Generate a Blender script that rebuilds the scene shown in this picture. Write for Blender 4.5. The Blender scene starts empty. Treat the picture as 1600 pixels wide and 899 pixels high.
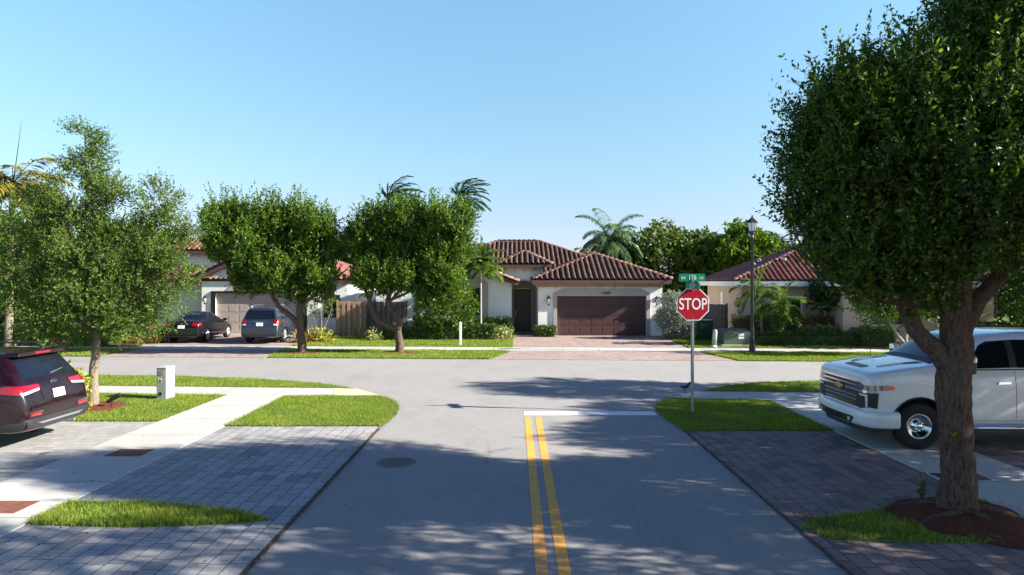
import bpy, bmesh, math, random
import numpy as np
from mathutils import Vector, Matrix
from mathutils.bvhtree import BVHTree

R = math.radians
random.seed(7)
rng = np.random.default_rng(11)
SC = bpy.context.scene
COL = SC.collection

# ------------------------------------------------------------------ camera, sky, sun, exposure
CAMH = 2.9
cam_d = bpy.data.cameras.new("camera")
cam = bpy.data.objects.new("camera", cam_d)
COL.objects.link(cam)
cam.location = (0, 0, CAMH)
cam.rotation_euler = (R(90), 0, 0)
cam_d.sensor_width = 36
cam_d.lens = 24
cam_d.shift_x = -5 / 1600
cam_d.shift_y = -7.5 / 1600
cam_d.clip_end = 3000
SC.camera = cam

SUN_EL, SUN_AZ = 27.5, 10.0          # elevation; degrees behind the +X axis
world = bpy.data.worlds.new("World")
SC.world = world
world.use_nodes = True
wn = world.node_tree
for n in list(wn.nodes):
    wn.nodes.remove(n)
w_out = wn.nodes.new('ShaderNodeOutputWorld')
w_bg = wn.nodes.new('ShaderNodeBackground')
w_sky = wn.nodes.new('ShaderNodeTexSky')
w_sky.sky_type = 'NISHITA'
w_sky.sun_disc = False
w_sky.sun_elevation = R(SUN_EL)
w_sky.sun_rotation = R(90 + SUN_AZ)
w_sky.altitude = 0
w_sky.air_density = 1.0
w_sky.dust_density = 0.6
w_sky.ozone_density = 2.5
w_bg.inputs['Strength'].default_value = 0.15
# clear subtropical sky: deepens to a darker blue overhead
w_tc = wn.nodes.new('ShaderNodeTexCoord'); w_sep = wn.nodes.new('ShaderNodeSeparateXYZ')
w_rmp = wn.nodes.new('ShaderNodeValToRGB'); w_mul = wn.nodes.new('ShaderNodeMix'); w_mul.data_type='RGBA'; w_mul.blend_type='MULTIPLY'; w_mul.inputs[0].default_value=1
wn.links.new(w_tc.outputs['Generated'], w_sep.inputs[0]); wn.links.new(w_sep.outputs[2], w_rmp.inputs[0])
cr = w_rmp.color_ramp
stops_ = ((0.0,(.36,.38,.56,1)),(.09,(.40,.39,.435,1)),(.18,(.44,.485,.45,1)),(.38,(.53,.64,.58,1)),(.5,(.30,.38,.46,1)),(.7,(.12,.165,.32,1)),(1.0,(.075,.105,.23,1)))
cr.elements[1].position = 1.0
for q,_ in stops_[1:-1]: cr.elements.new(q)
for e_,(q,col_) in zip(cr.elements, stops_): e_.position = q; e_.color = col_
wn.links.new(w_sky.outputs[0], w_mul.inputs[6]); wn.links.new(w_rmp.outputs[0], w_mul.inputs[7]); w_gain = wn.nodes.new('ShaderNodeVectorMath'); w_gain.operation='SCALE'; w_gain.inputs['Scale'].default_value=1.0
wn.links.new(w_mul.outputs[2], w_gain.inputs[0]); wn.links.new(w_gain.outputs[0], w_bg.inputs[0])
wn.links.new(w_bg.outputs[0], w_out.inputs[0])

sun_d = bpy.data.lights.new("sun", 'SUN')
sun_d.energy = 5.0
sun_d.angle = R(0.55)
sun_d.color = (1.0, 0.93, 0.82)
sun = bpy.data.objects.new("sun", sun_d)
COL.objects.link(sun)
sv = Vector((math.cos(R(SUN_EL)) * math.cos(R(SUN_AZ)), -math.cos(R(SUN_EL)) * math.sin(R(SUN_AZ)), math.sin(R(SUN_EL))))
sun.rotation_euler = (-sv).to_track_quat('-Z', 'Y').to_euler()
sun.location = sv * 40

SC.view_settings.view_transform = 'Standard'
SC.view_settings.look = 'None'
SC.view_settings.exposure = 1.62
SC.view_settings.gamma = 1
SC.view_settings.use_curve_mapping = False

# ------------------------------------------------------------------ small helpers
def tag(o, label=None, cat=None, group=None, kind=None):
    if label: o['label'] = label
    if cat: o['category'] = cat
    if group: o['group'] = group
    if kind: o['kind'] = kind
    return o

def empty(name, loc=(0, 0, 0), rz=0.0):
    o = bpy.data.objects.new(name, None)
    o.empty_display_size = 0.2
    COL.objects.link(o)
    o.location = loc
    o.rotation_euler = (0, 0, rz)
    return o

def link_mesh(name, me, mats=None, parent=None, smooth=False):
    if mats is not None:
        if not isinstance(mats, (list, tuple)):
            mats = [mats]
        for m in mats:
            me.materials.append(m)
    o = bpy.data.objects.new(name, me)
    COL.objects.link(o)
    if parent: o.parent = parent
    if smooth:
        me.polygons.foreach_set('use_smooth', [True] * len(me.polygons))
    return o

def copy_tree(o, parent=None):
    c = o.copy()
    COL.objects.link(c)
    c.parent = parent
    for ch in list(o.children):
        copy_tree(ch, c)
    return c

class MB:
    """collects geometry for one mesh"""
    def __init__(s):
        s.v = []; s.f = []; s.m = []
    def add(s, vs, fs, mi=0):
        b = len(s.v)
        s.v.extend([tuple(p) for p in vs])
        for f in fs:
            s.f.append([b + i for i in f]); s.m.append(mi)
    def box(s, x0, x1, y0, y1, z0, z1, mi=0, M=None):
        vs = [(x0,y0,z0),(x1,y0,z0),(x1,y1,z0),(x0,y1,z0),(x0,y0,z1),(x1,y0,z1),(x1,y1,z1),(x0,y1,z1)]
        if M is not None: vs = [M @ Vector(p) for p in vs]
        s.add(vs, [(0,3,2,1),(4,5,6,7),(0,1,5,4),(1,2,6,5),(2,3,7,6),(3,0,4,7)], mi)
    def prism(s, poly, z0, z1, mi=0):
        """polygon in x,y, extruded; ngon caps"""
        a = sum(poly[i][0]*poly[(i+1)%len(poly)][1]-poly[(i+1)%len(poly)][0]*poly[i][1] for i in range(len(poly)))
        if a < 0: poly = poly[::-1]
        n = len(poly)
        vs = [(p[0],p[1],z0) for p in poly] + [(p[0],p[1],z1) for p in poly]
        fs = [tuple(range(n-1,-1,-1)), tuple(range(n,2*n))] + [(i,(i+1)%n,n+(i+1)%n,n+i) for i in range(n)]
        s.add(vs, fs, mi)
    def tube(s, pts, rad, sides=8, mi=0, cap=True, jit=0.0, seed=0):
        pts = [Vector(p) for p in pts]
        if not isinstance(rad, (list, tuple)): rad = [rad]*len(pts)
        rr = random.Random(seed)
        ref = Vector((0.13,0.97,0.2))
        b = []
        for i, p in enumerate(pts):
            t = (pts[min(i+1,len(pts)-1)] - pts[max(i-1,0)]).normalized()
            if abs(t.dot(ref)) > .95: ref = Vector((1,0,0))
            x = (ref - t*ref.dot(t)).normalized(); y = t.cross(x)
            ref = x
            for k in range(sides):
                a = 2*math.pi*k/sides
                r = rad[i]*(1+jit*(rr.random()*2-1))
                b.append(p + x*math.cos(a)*r + y*math.sin(a)*r)
        fs = []
        for i in range(len(pts)-1):
            for k in range(sides):
                k2=(k+1)%sides
                fs.append((i*sides+k, i*sides+k2, (i+1)*sides+k2, (i+1)*sides+k))
        if cap:
            fs.append(tuple(range(sides-1,-1,-1)))
            fs.append(tuple(range((len(pts)-1)*sides, len(pts)*sides)))
        s.add(b, fs, mi)
    def lathe(s, prof, c=(0,0,0), axis='z', n=24, mi=0):
        """prof: list of (r, h)"""
        vs=[]; fs=[]
        for (r,h) in prof:
            for k in range(n):
                a=2*math.pi*k/n
                if axis=='z': p=(c[0]+r*math.cos(a), c[1]+r*math.sin(a), c[2]+h)
                elif axis=='y': p=(c[0]+r*math.sin(a), c[1]+h, c[2]+r*math.cos(a))
                else: p=(c[0]+h, c[1]+r*math.cos(a), c[2]+r*math.sin(a))
                vs.append(p)
        for i in range(len(prof)-1):
            for k in range(n):
                k2=(k+1)%n
                fs.append((i*n+k,i*n+k2,(i+1)*n+k2,(i+1)*n+k))
        fs.append(tuple(range(n-1,-1,-1))); fs.append(tuple(range((len(prof)-1)*n,len(prof)*n)))
        s.add(vs,fs,mi)
    def mesh(s, name):
        me = bpy.data.meshes.new(name)
        me.from_pydata(s.v, [], s.f)
        me.polygons.foreach_set('material_index', s.m)
        me.validate(); me.update()
        return me
    def build(s, name, mats, parent=None, smooth=False, bevel=0.0, seg=2, fixn=False):
        me = s.mesh(name)
        if fixn or bevel:
            bm = bmesh.new(); bm.from_mesh(me)
            bmesh.ops.recalc_face_normals(bm, faces=bm.faces)
            bm.to_mesh(me); bm.free()
        o = link_mesh(name, me, mats, parent, smooth)
        if bevel:
            md = o.modifiers.new('bevel','BEVEL'); md.width = bevel; md.segments = seg; md.limit_method='ANGLE'; md.angle_limit=R(35)
        return o

def fast_mesh(name, V, F):
    """V (n,3) float, F (m,k) int, fixed size faces"""
    me = bpy.data.meshes.new(name)
    V = np.ascontiguousarray(V, dtype=np.float32); F = np.ascontiguousarray(F, dtype=np.int32)
    m, k = F.shape
    me.vertices.add(len(V)); me.vertices.foreach_set('co', V.ravel())
    me.loops.add(m*k); me.loops.foreach_set('vertex_index', F.ravel())
    me.polygons.add(m)
    me.polygons.foreach_set('loop_start', np.arange(0, m*k, k, dtype=np.int32))
    try: me.polygons.foreach_set('loop_total', np.full(m, k, dtype=np.int32))
    except Exception: pass
    me.update(calc_edges=True)
    return me

# ------------------------------------------------------------------ materials
MATS = {}
class NT:
    def __init__(s, name):
        s.mat = bpy.data.materials.new(name); s.mat.use_nodes = True
        s.nt = s.mat.node_tree
        s.nt.nodes.clear()
        s.out = s.n('ShaderNodeOutputMaterial')
    def n(s, t, **kw):
        nd = s.nt.nodes.new(t)
        for k, v in kw.items(): setattr(nd, k, v)
        return nd
    def l(s, a, b): s.nt.links.new(a, b)
    def setin(s, nd, **kw):
        for k, v in kw.items():
            nd.inputs[k.replace('_',' ')].default_value = v
    def val(s, sock, v):
        if hasattr(v, 'links'): s.l(v, sock)
        else:
            sock.default_value = v
    def coords(s, scale=(1,1,1), rot=(0,0,0), kind='Object', loc=(0,0,0)):
        tc = s.n('ShaderNodeTexCoord'); mp = s.n('ShaderNodeMapping')
        mp.inputs['Scale'].default_value = scale; mp.inputs['Rotation'].default_value = rot; mp.inputs['Location'].default_value = loc
        s.l(tc.outputs[kind], mp.inputs[0]); return mp.outputs[0]
    def noise(s, vec, scale=5, detail=4, rough=.5, dist=0):
        nd = s.n('ShaderNodeTexNoise'); s.l(vec, nd.inputs['Vector'])
        nd.inputs['Scale'].default_value=scale; nd.inputs['Detail'].default_value=detail; nd.inputs['Roughness'].default_value=rough; nd.inputs['Distortion'].default_value=dist
        return nd.outputs['Fac']
    def ramp(s, fac, stops, interp='LINEAR'):
        nd = s.n('ShaderNodeValToRGB'); s.l(fac, nd.inputs[0])
        cr = nd.color_ramp; cr.interpolation = interp
        while len(cr.elements) < len(stops): cr.elements.new(0.5)
        for e,(p,c) in zip(cr.elements, stops):
            e.position = p
            e.color = (c,c,c,1) if isinstance(c,(int,float)) else (*c,1)
        return nd.outputs[0]
    def mix(s, fac, a, b, mode='MIX'):
        nd = s.n('ShaderNodeMix', data_type='RGBA', blend_type=mode)
        s.val(nd.inputs[0], fac)
        for sk, v in ((nd.inputs[6],a),(nd.inputs[7],b)):
            if hasattr(v,'links'): s.l(v,sk)
            else: sk.default_value = (*v,1) if len(v)==3 else v
        return nd.outputs[2]
    def math(s, op, a, b=0.5):
        nd = s.n('ShaderNodeMath', operation=op)
        s.val(nd.inputs[0], a); s.val(nd.inputs[1], b)
        return nd.outputs[0]
    def bump(s, h, strength=.3, dist=.01):
        nd = s.n('ShaderNodeBump'); s.l(h, nd.inputs['Height']); nd.inputs['Strength'].default_value=strength; nd.inputs['Distance'].default_value=dist
        return nd.outputs[0]
    def principled(s, base, rough=.6, metal=0, normal=None, spec=.5, coat=0, **kw):
        nd = s.n('ShaderNodeBsdfPrincipled')
        if hasattr(base,'links'): s.l(base, nd.inputs['Base Color'])
        else: nd.inputs['Base Color'].default_value=(*base,1)
        s.val(nd.inputs['Roughness'], rough); s.val(nd.inputs['Metallic'], metal)
        nd.inputs['Specular IOR Level'].default_value = spec
        if coat: nd.inputs['Coat Weight'].default_value = coat; nd.inputs['Coat Roughness'].default_value=.04
        if normal is not None: s.l(normal, nd.inputs['Normal'])
        for k,v in kw.items(): nd.inputs[k.replace('_',' ')].default_value = v
        return nd.outputs[0]
    def finish(s, shader):
        s.l(shader, s.out.inputs[0]); return s.mat

def plain(name, col, rough=.6, metal=0, var=.12, vscale=3, bump=0, bscale=60, coat=0, spec=.5, dirt=0):
    t = NT(name); v = t.coords()
    n1 = t.noise(v, vscale, 5, .6)
    c = t.mix(t.ramp(n1, [(.3,0),(.7,1)]), tuple(x*(1-var) for x in col), tuple(min(1,x*(1+var)) for x in col))
    nrm = None
    if bump: nrm = t.bump(t.noise(v, bscale, 3), bump, .004)
    return t.finish(t.principled(c, rough, metal, nrm, spec, coat))

def paint(name, col, flake=0.0, rough=.25, coat=.9, spec=.5):
    t = NT(name); v = t.coords()
    d = t.noise(v, 2.5, 6, .7)
    c = t.mix(t.ramp(d,[(.45,0),(.8,.03)]), col, (.35,.33,.3))
    r = t.math('ADD', t.math('MULTIPLY', d, .15), rough-.05)
    return t.finish(t.principled(c, r, flake, None, spec, coat))

def stucco(name, col):
    t = NT(name); v = t.coords()
    n1 = t.noise(v, .7, 6, .65); n2 = t.noise(t.coords(scale=(3,3,.35)), 1.2, 4, .6)
    c = t.mix(t.ramp(n1,[(.35,0),(.75,1)]), col, tuple(x*.86 for x in col))
    c = t.mix(t.ramp(n2,[(.55,0),(.85,.5)]), c, tuple(x*.72 for x in col))
    nrm = t.bump(t.noise(v, 45, 4, .7), .35, .006)
    return t.finish(t.principled(c, .85, 0, nrm, .2))

def leafmat(name, stops, trans=.3, rough=.45, spec=.4, patch=.35, ps=1.1):
    t = NT(name)
    g = t.n('ShaderNodeNewGeometry')
    c = t.ramp(g.outputs['Random Per Island'], stops)
    v = t.coords()
    c = t.mix(t.ramp(t.noise(v, ps, 3),[(.35,0),(.65,patch)]), c, stops[-1][1])
    p = t.principled(c, rough, 0, None, spec)
    tr = t.n('ShaderNodeBsdfTranslucent')
    tc = t.mix(1.0, c, (1.25,1.3,.55), 'MULTIPLY'); t.l(tc, tr.inputs[0])
    mx = t.n('ShaderNodeMixShader'); mx.inputs[0].default_value = trans
    t.l(p, mx.inputs[1]); t.l(tr.outputs[0], mx.inputs[2])
    return t.finish(mx.outputs[0])

def bark(name, c1, c2, s=1.0):
    t = NT(name)
    v = t.coords(scale=(13*s,13*s,2.6*s))
    n1 = t.noise(v, 2.4, 8, .75, .5); n2 = t.noise(t.coords(), 3, 4)
    c = t.mix(t.ramp(n1,[(.35,0),(.62,1)]), c1, c2)
    c = t.mix(t.ramp(n2,[(.5,0),(.75,.5)]), c, tuple((a+b)*.5+.05 for a,b in zip(c1,c2)))
    return t.finish(t.principled(c, .9, 0, t.bump(n1, 1.0, .05/s), .2))

M = MATS
# asphalt ----------------------------------------------------------
t = NT('asphalt'); v = t.coords()
big = t.noise(v, .22, 5, .6); fine = t.noise(v, 55, 5, .85); mid = t.noise(v, 3.2, 6, .7)
c = t.mix(t.ramp(big,[(.3,0),(.7,1)]), (.30,.285,.275), (.36,.345,.33))
c = t.mix(t.ramp(mid,[(.4,0),(.75,.6)]), c, (.25,.24,.235))
c = t.mix(t.ramp(fine,[(.3,0),(.75,1)]), t.mix(.55,c,(.12,.12,.12)), t.mix(.4,c,(.50,.49,.48)))
# tyre arcs and lane wear
for (cx,cy,r0,wd,st) in ((-6.5,11.6,6.05,.10,.16),(-6.3,11.9,7.45,.08,.12),(9.5,11.5,6.4,.10,.10)):
    vm = t.n('ShaderNodeVectorMath', operation='DISTANCE')
    sx = t.n('ShaderNodeSeparateXYZ'); t.l(t.n('ShaderNodeTexCoord').outputs['Object'], sx.inputs[0])
    cb = t.n('ShaderNodeCombineXYZ'); t.l(sx.outputs[0], cb.inputs[0]); t.l(sx.outputs[1], cb.inputs[1])
    t.l(cb.outputs[0], vm.inputs[0]); vm.inputs[1].default_value=(cx,cy,0)
    d = t.math('ABSOLUTE', t.math('SUBTRACT', vm.outputs['Value'], r0))
    msk = t.math('MULTIPLY', t.math('GREATER_THAN', t.math('SUBTRACT', wd, d), t.math('MULTIPLY', mid, .14)), t.math('MULTIPLY', t.math('GREATER_THAN', t.noise(v,1.1,2),.46), st))
    # only the quarter circle that curves into the side road
    msk = t.math('MULTIPLY', msk, t.math('GREATER_THAN', sx.outputs[1], cy-.8))
    msk = t.math('MULTIPLY', msk, t.math('GREATER_THAN', sx.outputs[0], cx) if cx<0 else t.math('LESS_THAN', sx.outputs[0], cx))
    c = t.mix(msk, c, (.07,.07,.07))
sp = t.n('ShaderNodeTexVoronoi'); t.l(v, sp.inputs['Vector']); sp.inputs['Scale'].default_value=2.3
spot = t.math('MULTIPLY', t.math('LESS_THAN', t.math('ADD', sp.outputs['Distance'], t.math('MULTIPLY', mid,.08)), .085), .7)
c = t.mix(spot, c, (.05,.05,.05))
crk = t.n('ShaderNodeTexVoronoi', feature='DISTANCE_TO_EDGE'); cv = t.coords(scale=(.16,.1,1))
ad = t.n('ShaderNodeVectorMath', operation='ADD'); t.l(cv, ad.inputs[0])
nz = t.n('ShaderNodeTexNoise'); t.l(cv, nz.inputs[0]); nz.inputs['Scale'].default_value=7; nz.inputs['Detail'].default_value=5
sc_ = t.n('ShaderNodeVectorMath', operation='SCALE'); t.l(nz.outputs['Color'], sc_.inputs[0]); sc_.inputs['Scale'].default_value=.35
t.l(sc_.outputs[0], ad.inputs[1]); t.l(ad.outputs[0], crk.inputs['Vector']); crk.inputs['Scale'].default_value=1.0

stn = t.noise(t.coords(scale=(1,.45,1)), .9, 7, .75, .15)
c = t.mix(t.ramp(stn,[(.5,0),(.75,.35)]), c, (.15,.145,.14))
M['asphalt'] = t.finish(t.principled(c, .88, 0, t.bump(fine,.8,.008), .25))

# concrete ---------------------------------------------------------
def concrete(name, col, jx=0, jy=0, off=0, rot=0):
    t = NT(name); v = t.coords()
    n1 = t.noise(v, .8, 6, .65); n2 = t.noise(v, 60, 3, .7); n3 = t.noise(v, 6, 5, .7)
    c = t.mix(t.ramp(n1,[(.35,0),(.7,1)]), col, tuple(x*.86 for x in col))
    c = t.mix(t.ramp(n3,[(.55,0),(.8,.55)]), c, tuple(x*.66 for x in col))
    c = t.mix(t.ramp(n2,[(.3,.18),(.6,0)]), c, tuple(x*.5 for x in col))
    h = n2
    if jx or jy:
        vv = t.coords(rot=(0,0,rot))
        sx = t.n('ShaderNodeSeparateXYZ'); t.l(vv, sx.inputs[0])
        for s_, ax in ((jx,0),(jy,1)):
            if not s_: continue
            p = t.math('ABSOLUTE', t.math('SUBTRACT', t.math('FRACT', t.math('ADD', t.math('DIVIDE', sx.outputs[ax], s_), off+50)), .5))
            m_ = t.math('LESS_THAN', p, .008/s_)
            c = t.mix(m_, c, (.09,.085,.08))
            # each slab a slightly different cast
            sl = t.math('FLOOR', t.math('ADD', t.math('ADD', t.math('DIVIDE', sx.outputs[ax], s_), off+50), .5))
            wn_ = t.n('ShaderNodeTexWhiteNoise', noise_dimensions='1D'); t.l(sl, wn_.inputs['W'])
            c = t.mix(t.math('MULTIPLY', wn_.outputs[0], .22), c, tuple(x*.6 for x in col))
    return t.finish(t.principled(c, .85, 0, t.bump(h,.3,.004), .3))
M['walk_y'] = concrete('sidewalk_concrete', (.50,.49,.46), 0, 1.52)
M['walk_x'] = concrete('sidewalk_concrete_across', (.50,.49,.46), 1.52, 0, .2, .055)
M['concrete'] = concrete('concrete_pad', (.42,.41,.39))

# pavers -----------------------------------------------------------
def pavers(name, c1, c2, dark, w=.36, h=.21, rot=math.pi/2, mort=(.05,.048,.045), darkamt=.18):
    t = NT(name)
    def br(vec, W, H, off, bias=0):
        b = t.n('ShaderNodeTexBrick'); t.l(vec, b.inputs['Vector'])
        b.offset = off; b.offset_frequency = 2; b.squash = .72; b.squash_frequency = 3
        b.inputs['Scale'].default_value = 1
        b.inputs['Brick Width'].default_value = W; b.inputs['Row Height'].default_value = H
        b.inputs['Mortar Size'].default_value = .0065; b.inputs['Mortar Smooth'].default_value=.25; b.inputs['Bias'].default_value=bias
        b.inputs['Color1'].default_value=(0,0,0,1); b.inputs['Color2'].default_value=(1,1,1,1); b.inputs['Mortar'].default_value=(.5,.5,.5,1)
        return b
    v = t.coords(rot=(0,0,rot)); 
    b = br(v, w, h, .5)
    v2 = t.coords(); n1 = t.noise(v2, .5, 5, .6); n2 = t.noise(v2, 50, 3, .7); n3 = t.noise(v2, 4, 5,.7)
    c = t.mix(b.outputs['Color'], c1, c2)
    c = t.mix(t.ramp(b.outputs['Color'],[(1-darkamt-.02,0),(1-darkamt,.8)],'CONSTANT'), c, dark)
    c = t.mix(t.ramp(n1,[(.35,0),(.7,.4)]), c, tuple(x*.7 for x in c1))
    c = t.mix(t.ramp(n3,[(.5,0),(.8,.35)]), c, tuple(x*.6 for x in c2))
    c = t.mix(t.ramp(n2,[(.3,.3),(.6,0)]), c, (.05,.05,.05))
    c = t.mix(b.outputs['Fac'], c, mort)
    hgt = t.math('SUBTRACT', t.math('MULTIPLY', n2, .15), b.outputs['Fac'])
    return t.finish(t.principled(c, .85, 0, t.bump(hgt,.8,.008), .3))
M['pav_grey'] = pavers('grey_pavers', (.335,.33,.325), (.44,.43,.42), (.20,.20,.205), darkamt=.10)
M['pav_pale'] = pavers('pale_pavers', (.36,.35,.335), (.44,.43,.41), (.30,.29,.28), w=.3, h=.2, rot=0, mort=(.17,.165,.16), darkamt=.15)
M['pav_red'] = pavers('red_brown_pavers', (.24,.165,.155), (.33,.24,.225), (.13,.105,.105), w=.33, h=.205, mort=(.045,.04,.038), darkamt=.2)
M['pav_pink'] = pavers('pinkish_pavers', (.36,.27,.24), (.46,.35,.315), (.25,.18,.165), w=.25, h=.14, rot=0, mort=(.14,.11,.1), darkamt=.15)

t = NT('yellow_line'); v=t.coords(); n=t.noise(v, 26, 6, .8); n2=t.noise(v,2,5,.7)
c=t.mix(t.ramp(t.math('ADD',t.math('MULTIPLY',n,.75),t.math('MULTIPLY',n2,.35)),[(.54,0),(.66,.8)]),(.82,.37,.045),(.30,.25,.19)); M['yline']=t.finish(t.principled(c,.7))
t = NT('white_line'); v=t.coords(); n=t.noise(v, 22, 6, .8)
c=t.mix(t.ramp(n,[(.5,0),(.66,.8)]),(.78,.77,.74),(.3,.29,.28)); M['wline']=t.finish(t.principled(c,.7))
t = NT('lawn_soil'); v=t.coords(); n=t.noise(v, 2.2, 6, .7); n2=t.noise(v,40,3,.8)
c=t.mix(t.ramp(n,[(.35,0),(.7,1)]),(.075,.135,.022),(.14,.185,.035)); c=t.mix(t.ramp(n2,[(.35,.6),(.65,0)]),c,(.05,.055,.02))
M['lawn']=t.finish(t.principled(c,.95,0,t.bump(n2,.8,.02),.1))
t = NT('mulch'); v=t.coords(); n=t.noise(v, 38, 5, .8); n2=t.noise(v,3,4)
c=t.mix(t.ramp(n,[(.35,0),(.65,1)]),(.05,.02,.014),(.24,.075,.045)); c=t.mix(t.ramp(n2,[(.4,0),(.7,.4)]),c,(.12,.06,.04))
M['mulch']=t.finish(t.principled(c,.95,0,t.bump(n,1,.03),.1))
M['dirt']=plain('joint_dirt',(.055,.045,.033),.95,var=.5,vscale=9,bump=.6,bscale=40)
M['stucco_w']=stucco('white_stucco',(.88,.865,.83)); M['trim']=stucco('grey_beige_trim',(.44,.40,.37))
M['stucco_t']=stucco('tan_stucco',(.60,.46,.36)); M['stucco_y']=stucco('cream_stucco',(.66,.52,.32))
M['fascia']=plain('brown_fascia',(.10,.048,.038),.6); M['soffit']=plain('tan_soffit',(.42,.33,.25),.8)
M['white']=plain('white_trim_paint',(.78,.77,.74),.55,var=.05)
def tilemat(name, stops):
    t = NT(name); g=t.n('ShaderNodeNewGeometry'); v=t.coords()
    c=t.ramp(g.outputs['Random Per Island'],stops)
    c=t.mix(t.ramp(t.noise(v,5,5,.7),[(.45,0),(.8,.7)]),c,(.05,.035,.035))
    c=t.mix(t.ramp(t.noise(v,.6,4,.6),[(.5,0),(.8,.35)]),c,(.16,.11,.10))
    return t.finish(t.principled(c,.62,0,t.bump(t.noise(v,60,3),.3,.004),.4))
M['tile']=tilemat('dark_red_barrel_tile',[(0,(.056,.027,.020)),(.5,(.085,.042,.030)),(1,(.14,.072,.050))])
M['cap']=tilemat('ridge_tile',[(0,(.13,.060,.045)),(.5,(.175,.085,.063)),(1,(.24,.12,.09))])
M['tile_r']=tilemat('red_roof_tile',[(0,(.14,.040,.032)),(.5,(.195,.056,.044)),(1,(.27,.095,.072))])
M['under']=plain('roof_underlay',(.03,.018,.016),.9)
t=NT('brown_garage_paint'); v=t.coords(); c=t.mix(t.ramp(t.noise(v,2,4),[(.3,0),(.7,1)]),(.068,.032,.030),(.088,.042,.038))
wv=t.n('ShaderNodeTexWave',wave_type='BANDS',bands_direction='Z'); t.l(t.coords(),wv.inputs[0]); wv.inputs['Scale'].default_value=6; wv.inputs['Distortion'].default_value=3
M['gdoor']=t.finish(t.principled(c,.5,0,t.bump(wv.outputs['Fac'],.15,.003),.4))
M['gdoor_t']=plain('taupe_garage_paint',(.36,.31,.28),.55,var=.05)
M['door']=plain('dark_wood_door',(.045,.022,.017),.4); M['black']=plain('black_metal',(.018,.018,.02),.4)
M['glass']=plain('dark_window_glass',(.012,.014,.017),.04,var=0,spec=.8)
M['glass_b']=plain('tinted_car_glass',(.006,.009,.015),.03,var=0,spec=.55)
M['lampglass']=plain('frosted_lamp_glass',(.75,.76,.78),.3,var=.02)
def wood(name,c1,c2):
    t=NT(name); g=t.n('ShaderNodeNewGeometry'); v=t.coords(scale=(7,7,.7)); n=t.noise(v,3,6,.7,.5)
    c=t.mix(t.ramp(n,[(.3,0),(.7,1)]),c1,c2); c=t.mix(t.math('MULTIPLY',g.outputs['Random Per Island'],.35),c,tuple(x*.55 for x in c1))
    return t.finish(t.principled(c,.85,0,t.bump(n,.4,.006),.2))
M['wood']=wood('warm_fence_wood',(.34,.22,.13),(.48,.33,.21)); M['wood_g']=wood('grey_fence_wood',(.13,.115,.10),(.22,.195,.17))
M['galv']=plain('galvanised_steel',(.42,.44,.46),.42,metal=.75,var=.2,vscale=9)
M['signred']=plain('sign_red',(.42,.005,.02),.35,var=.05); M['signwhite']=plain('sign_white',(.85,.85,.85),.35,var=.02); M['signgreen']=plain('sign_green',(.005,.21,.115),.35,var=.05)
M['box_g']=plain('grey_green_utility_paint',(.36,.41,.37),.55,var=.12,vscale=4); M['box_side']=M['box_g']
M['xfmr']=plain('transformer_green',(.075,.105,.075),.55,var=.15); M['bin']=plain('bin_green',(.012,.045,.03),.45)
M['rust']=plain('rust_brown_lid',(.19,.07,.045),.75,var=.25,vscale=12,bump=.5,bscale=80)
M['iron']=plain('cast_iron',(.17,.145,.13),.7,var=.3,vscale=14,bump=.5)
M['tactile']=plain('yellow_tactile',(.60,.52,.33),.8,var=.12)
M['rubber']=plain('tyre_rubber',(.008,.008,.009),.8,bump=.3,bscale=90); M['plastic']=plain('black_plastic_cladding',(.02,.02,.023),.55,var=.1)
M['chrome']=plain('chrome',(.75,.76,.78),.09,metal=1,var=.03); M['alloy']=plain('alloy_rim',(.55,.56,.58),.28,metal=.9,var=.05)
M['redlamp']=plain('red_lamp_lens',(.24,.003,.008),.12,var=.1,coat=1); M['clearlamp']=plain('clear_lamp_lens',(.62,.62,.64),.1,var=.1,coat=1)
M['headlens']=plain('headlamp_lens',(.20,.20,.22),.08,var=.3,vscale=14,metal=.5,coat=1); M['amber']=plain('amber_lens',(.75,.14,.02),.15,coat=1); M['plate']=plain('number_plate',(.80,.80,.77),.4,var=.02); M['plate_ink']=plain('plate_ink',(.05,.16,.08),.5)
M['maroon']=paint('maroon_car_paint',(.009,.0014,.0035),0,.2,.6,.3); M['whitecar']=paint('white_car_paint',(.70,.71,.72),0,.25)
M['blackcar']=paint('black_car_paint',(.004,.004,.006),0,.15,.5,.3); M['greycar']=paint('slate_grey_car_paint',(.026,.034,.052),.3,.25)
M['interior']=plain('car_interior',(.05,.048,.045),.8)
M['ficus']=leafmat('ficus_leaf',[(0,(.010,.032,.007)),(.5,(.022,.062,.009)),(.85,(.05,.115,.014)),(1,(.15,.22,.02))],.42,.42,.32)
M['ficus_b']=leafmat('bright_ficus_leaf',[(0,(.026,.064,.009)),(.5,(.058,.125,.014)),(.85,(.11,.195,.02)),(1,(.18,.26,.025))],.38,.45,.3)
M['oak']=leafmat('oak_leaf',[(0,(.030,.066,.012)),(.5,(.070,.135,.020)),(.9,(.12,.20,.030)),(1,(.20,.26,.06))],.38,.5,.25)
M['darkleaf']=leafmat('dark_broad_leaf',[(0,(.012,.032,.010)),(.6,(.025,.06,.014)),(1,(.07,.13,.02))],.2,.4,.45)
M['mango']=leafmat('mango_leaf',[(0,(.03,.06,.012)),(.5,(.065,.12,.018)),(1,(.15,.20,.03))],.25,.5,.3)
M['hedge']=leafmat('clipped_hedge_leaf',[(0,(.02,.045,.01)),(.6,(.045,.09,.016)),(1,(.09,.15,.022))],.2,.45,.35)
M['copper']=leafmat('copper_hedge_leaf',[(0,(.09,.05,.018)),(.4,(.10,.11,.02)),(.8,(.20,.20,.03)),(1,(.30,.17,.06))],.25,.5,.3)
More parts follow.
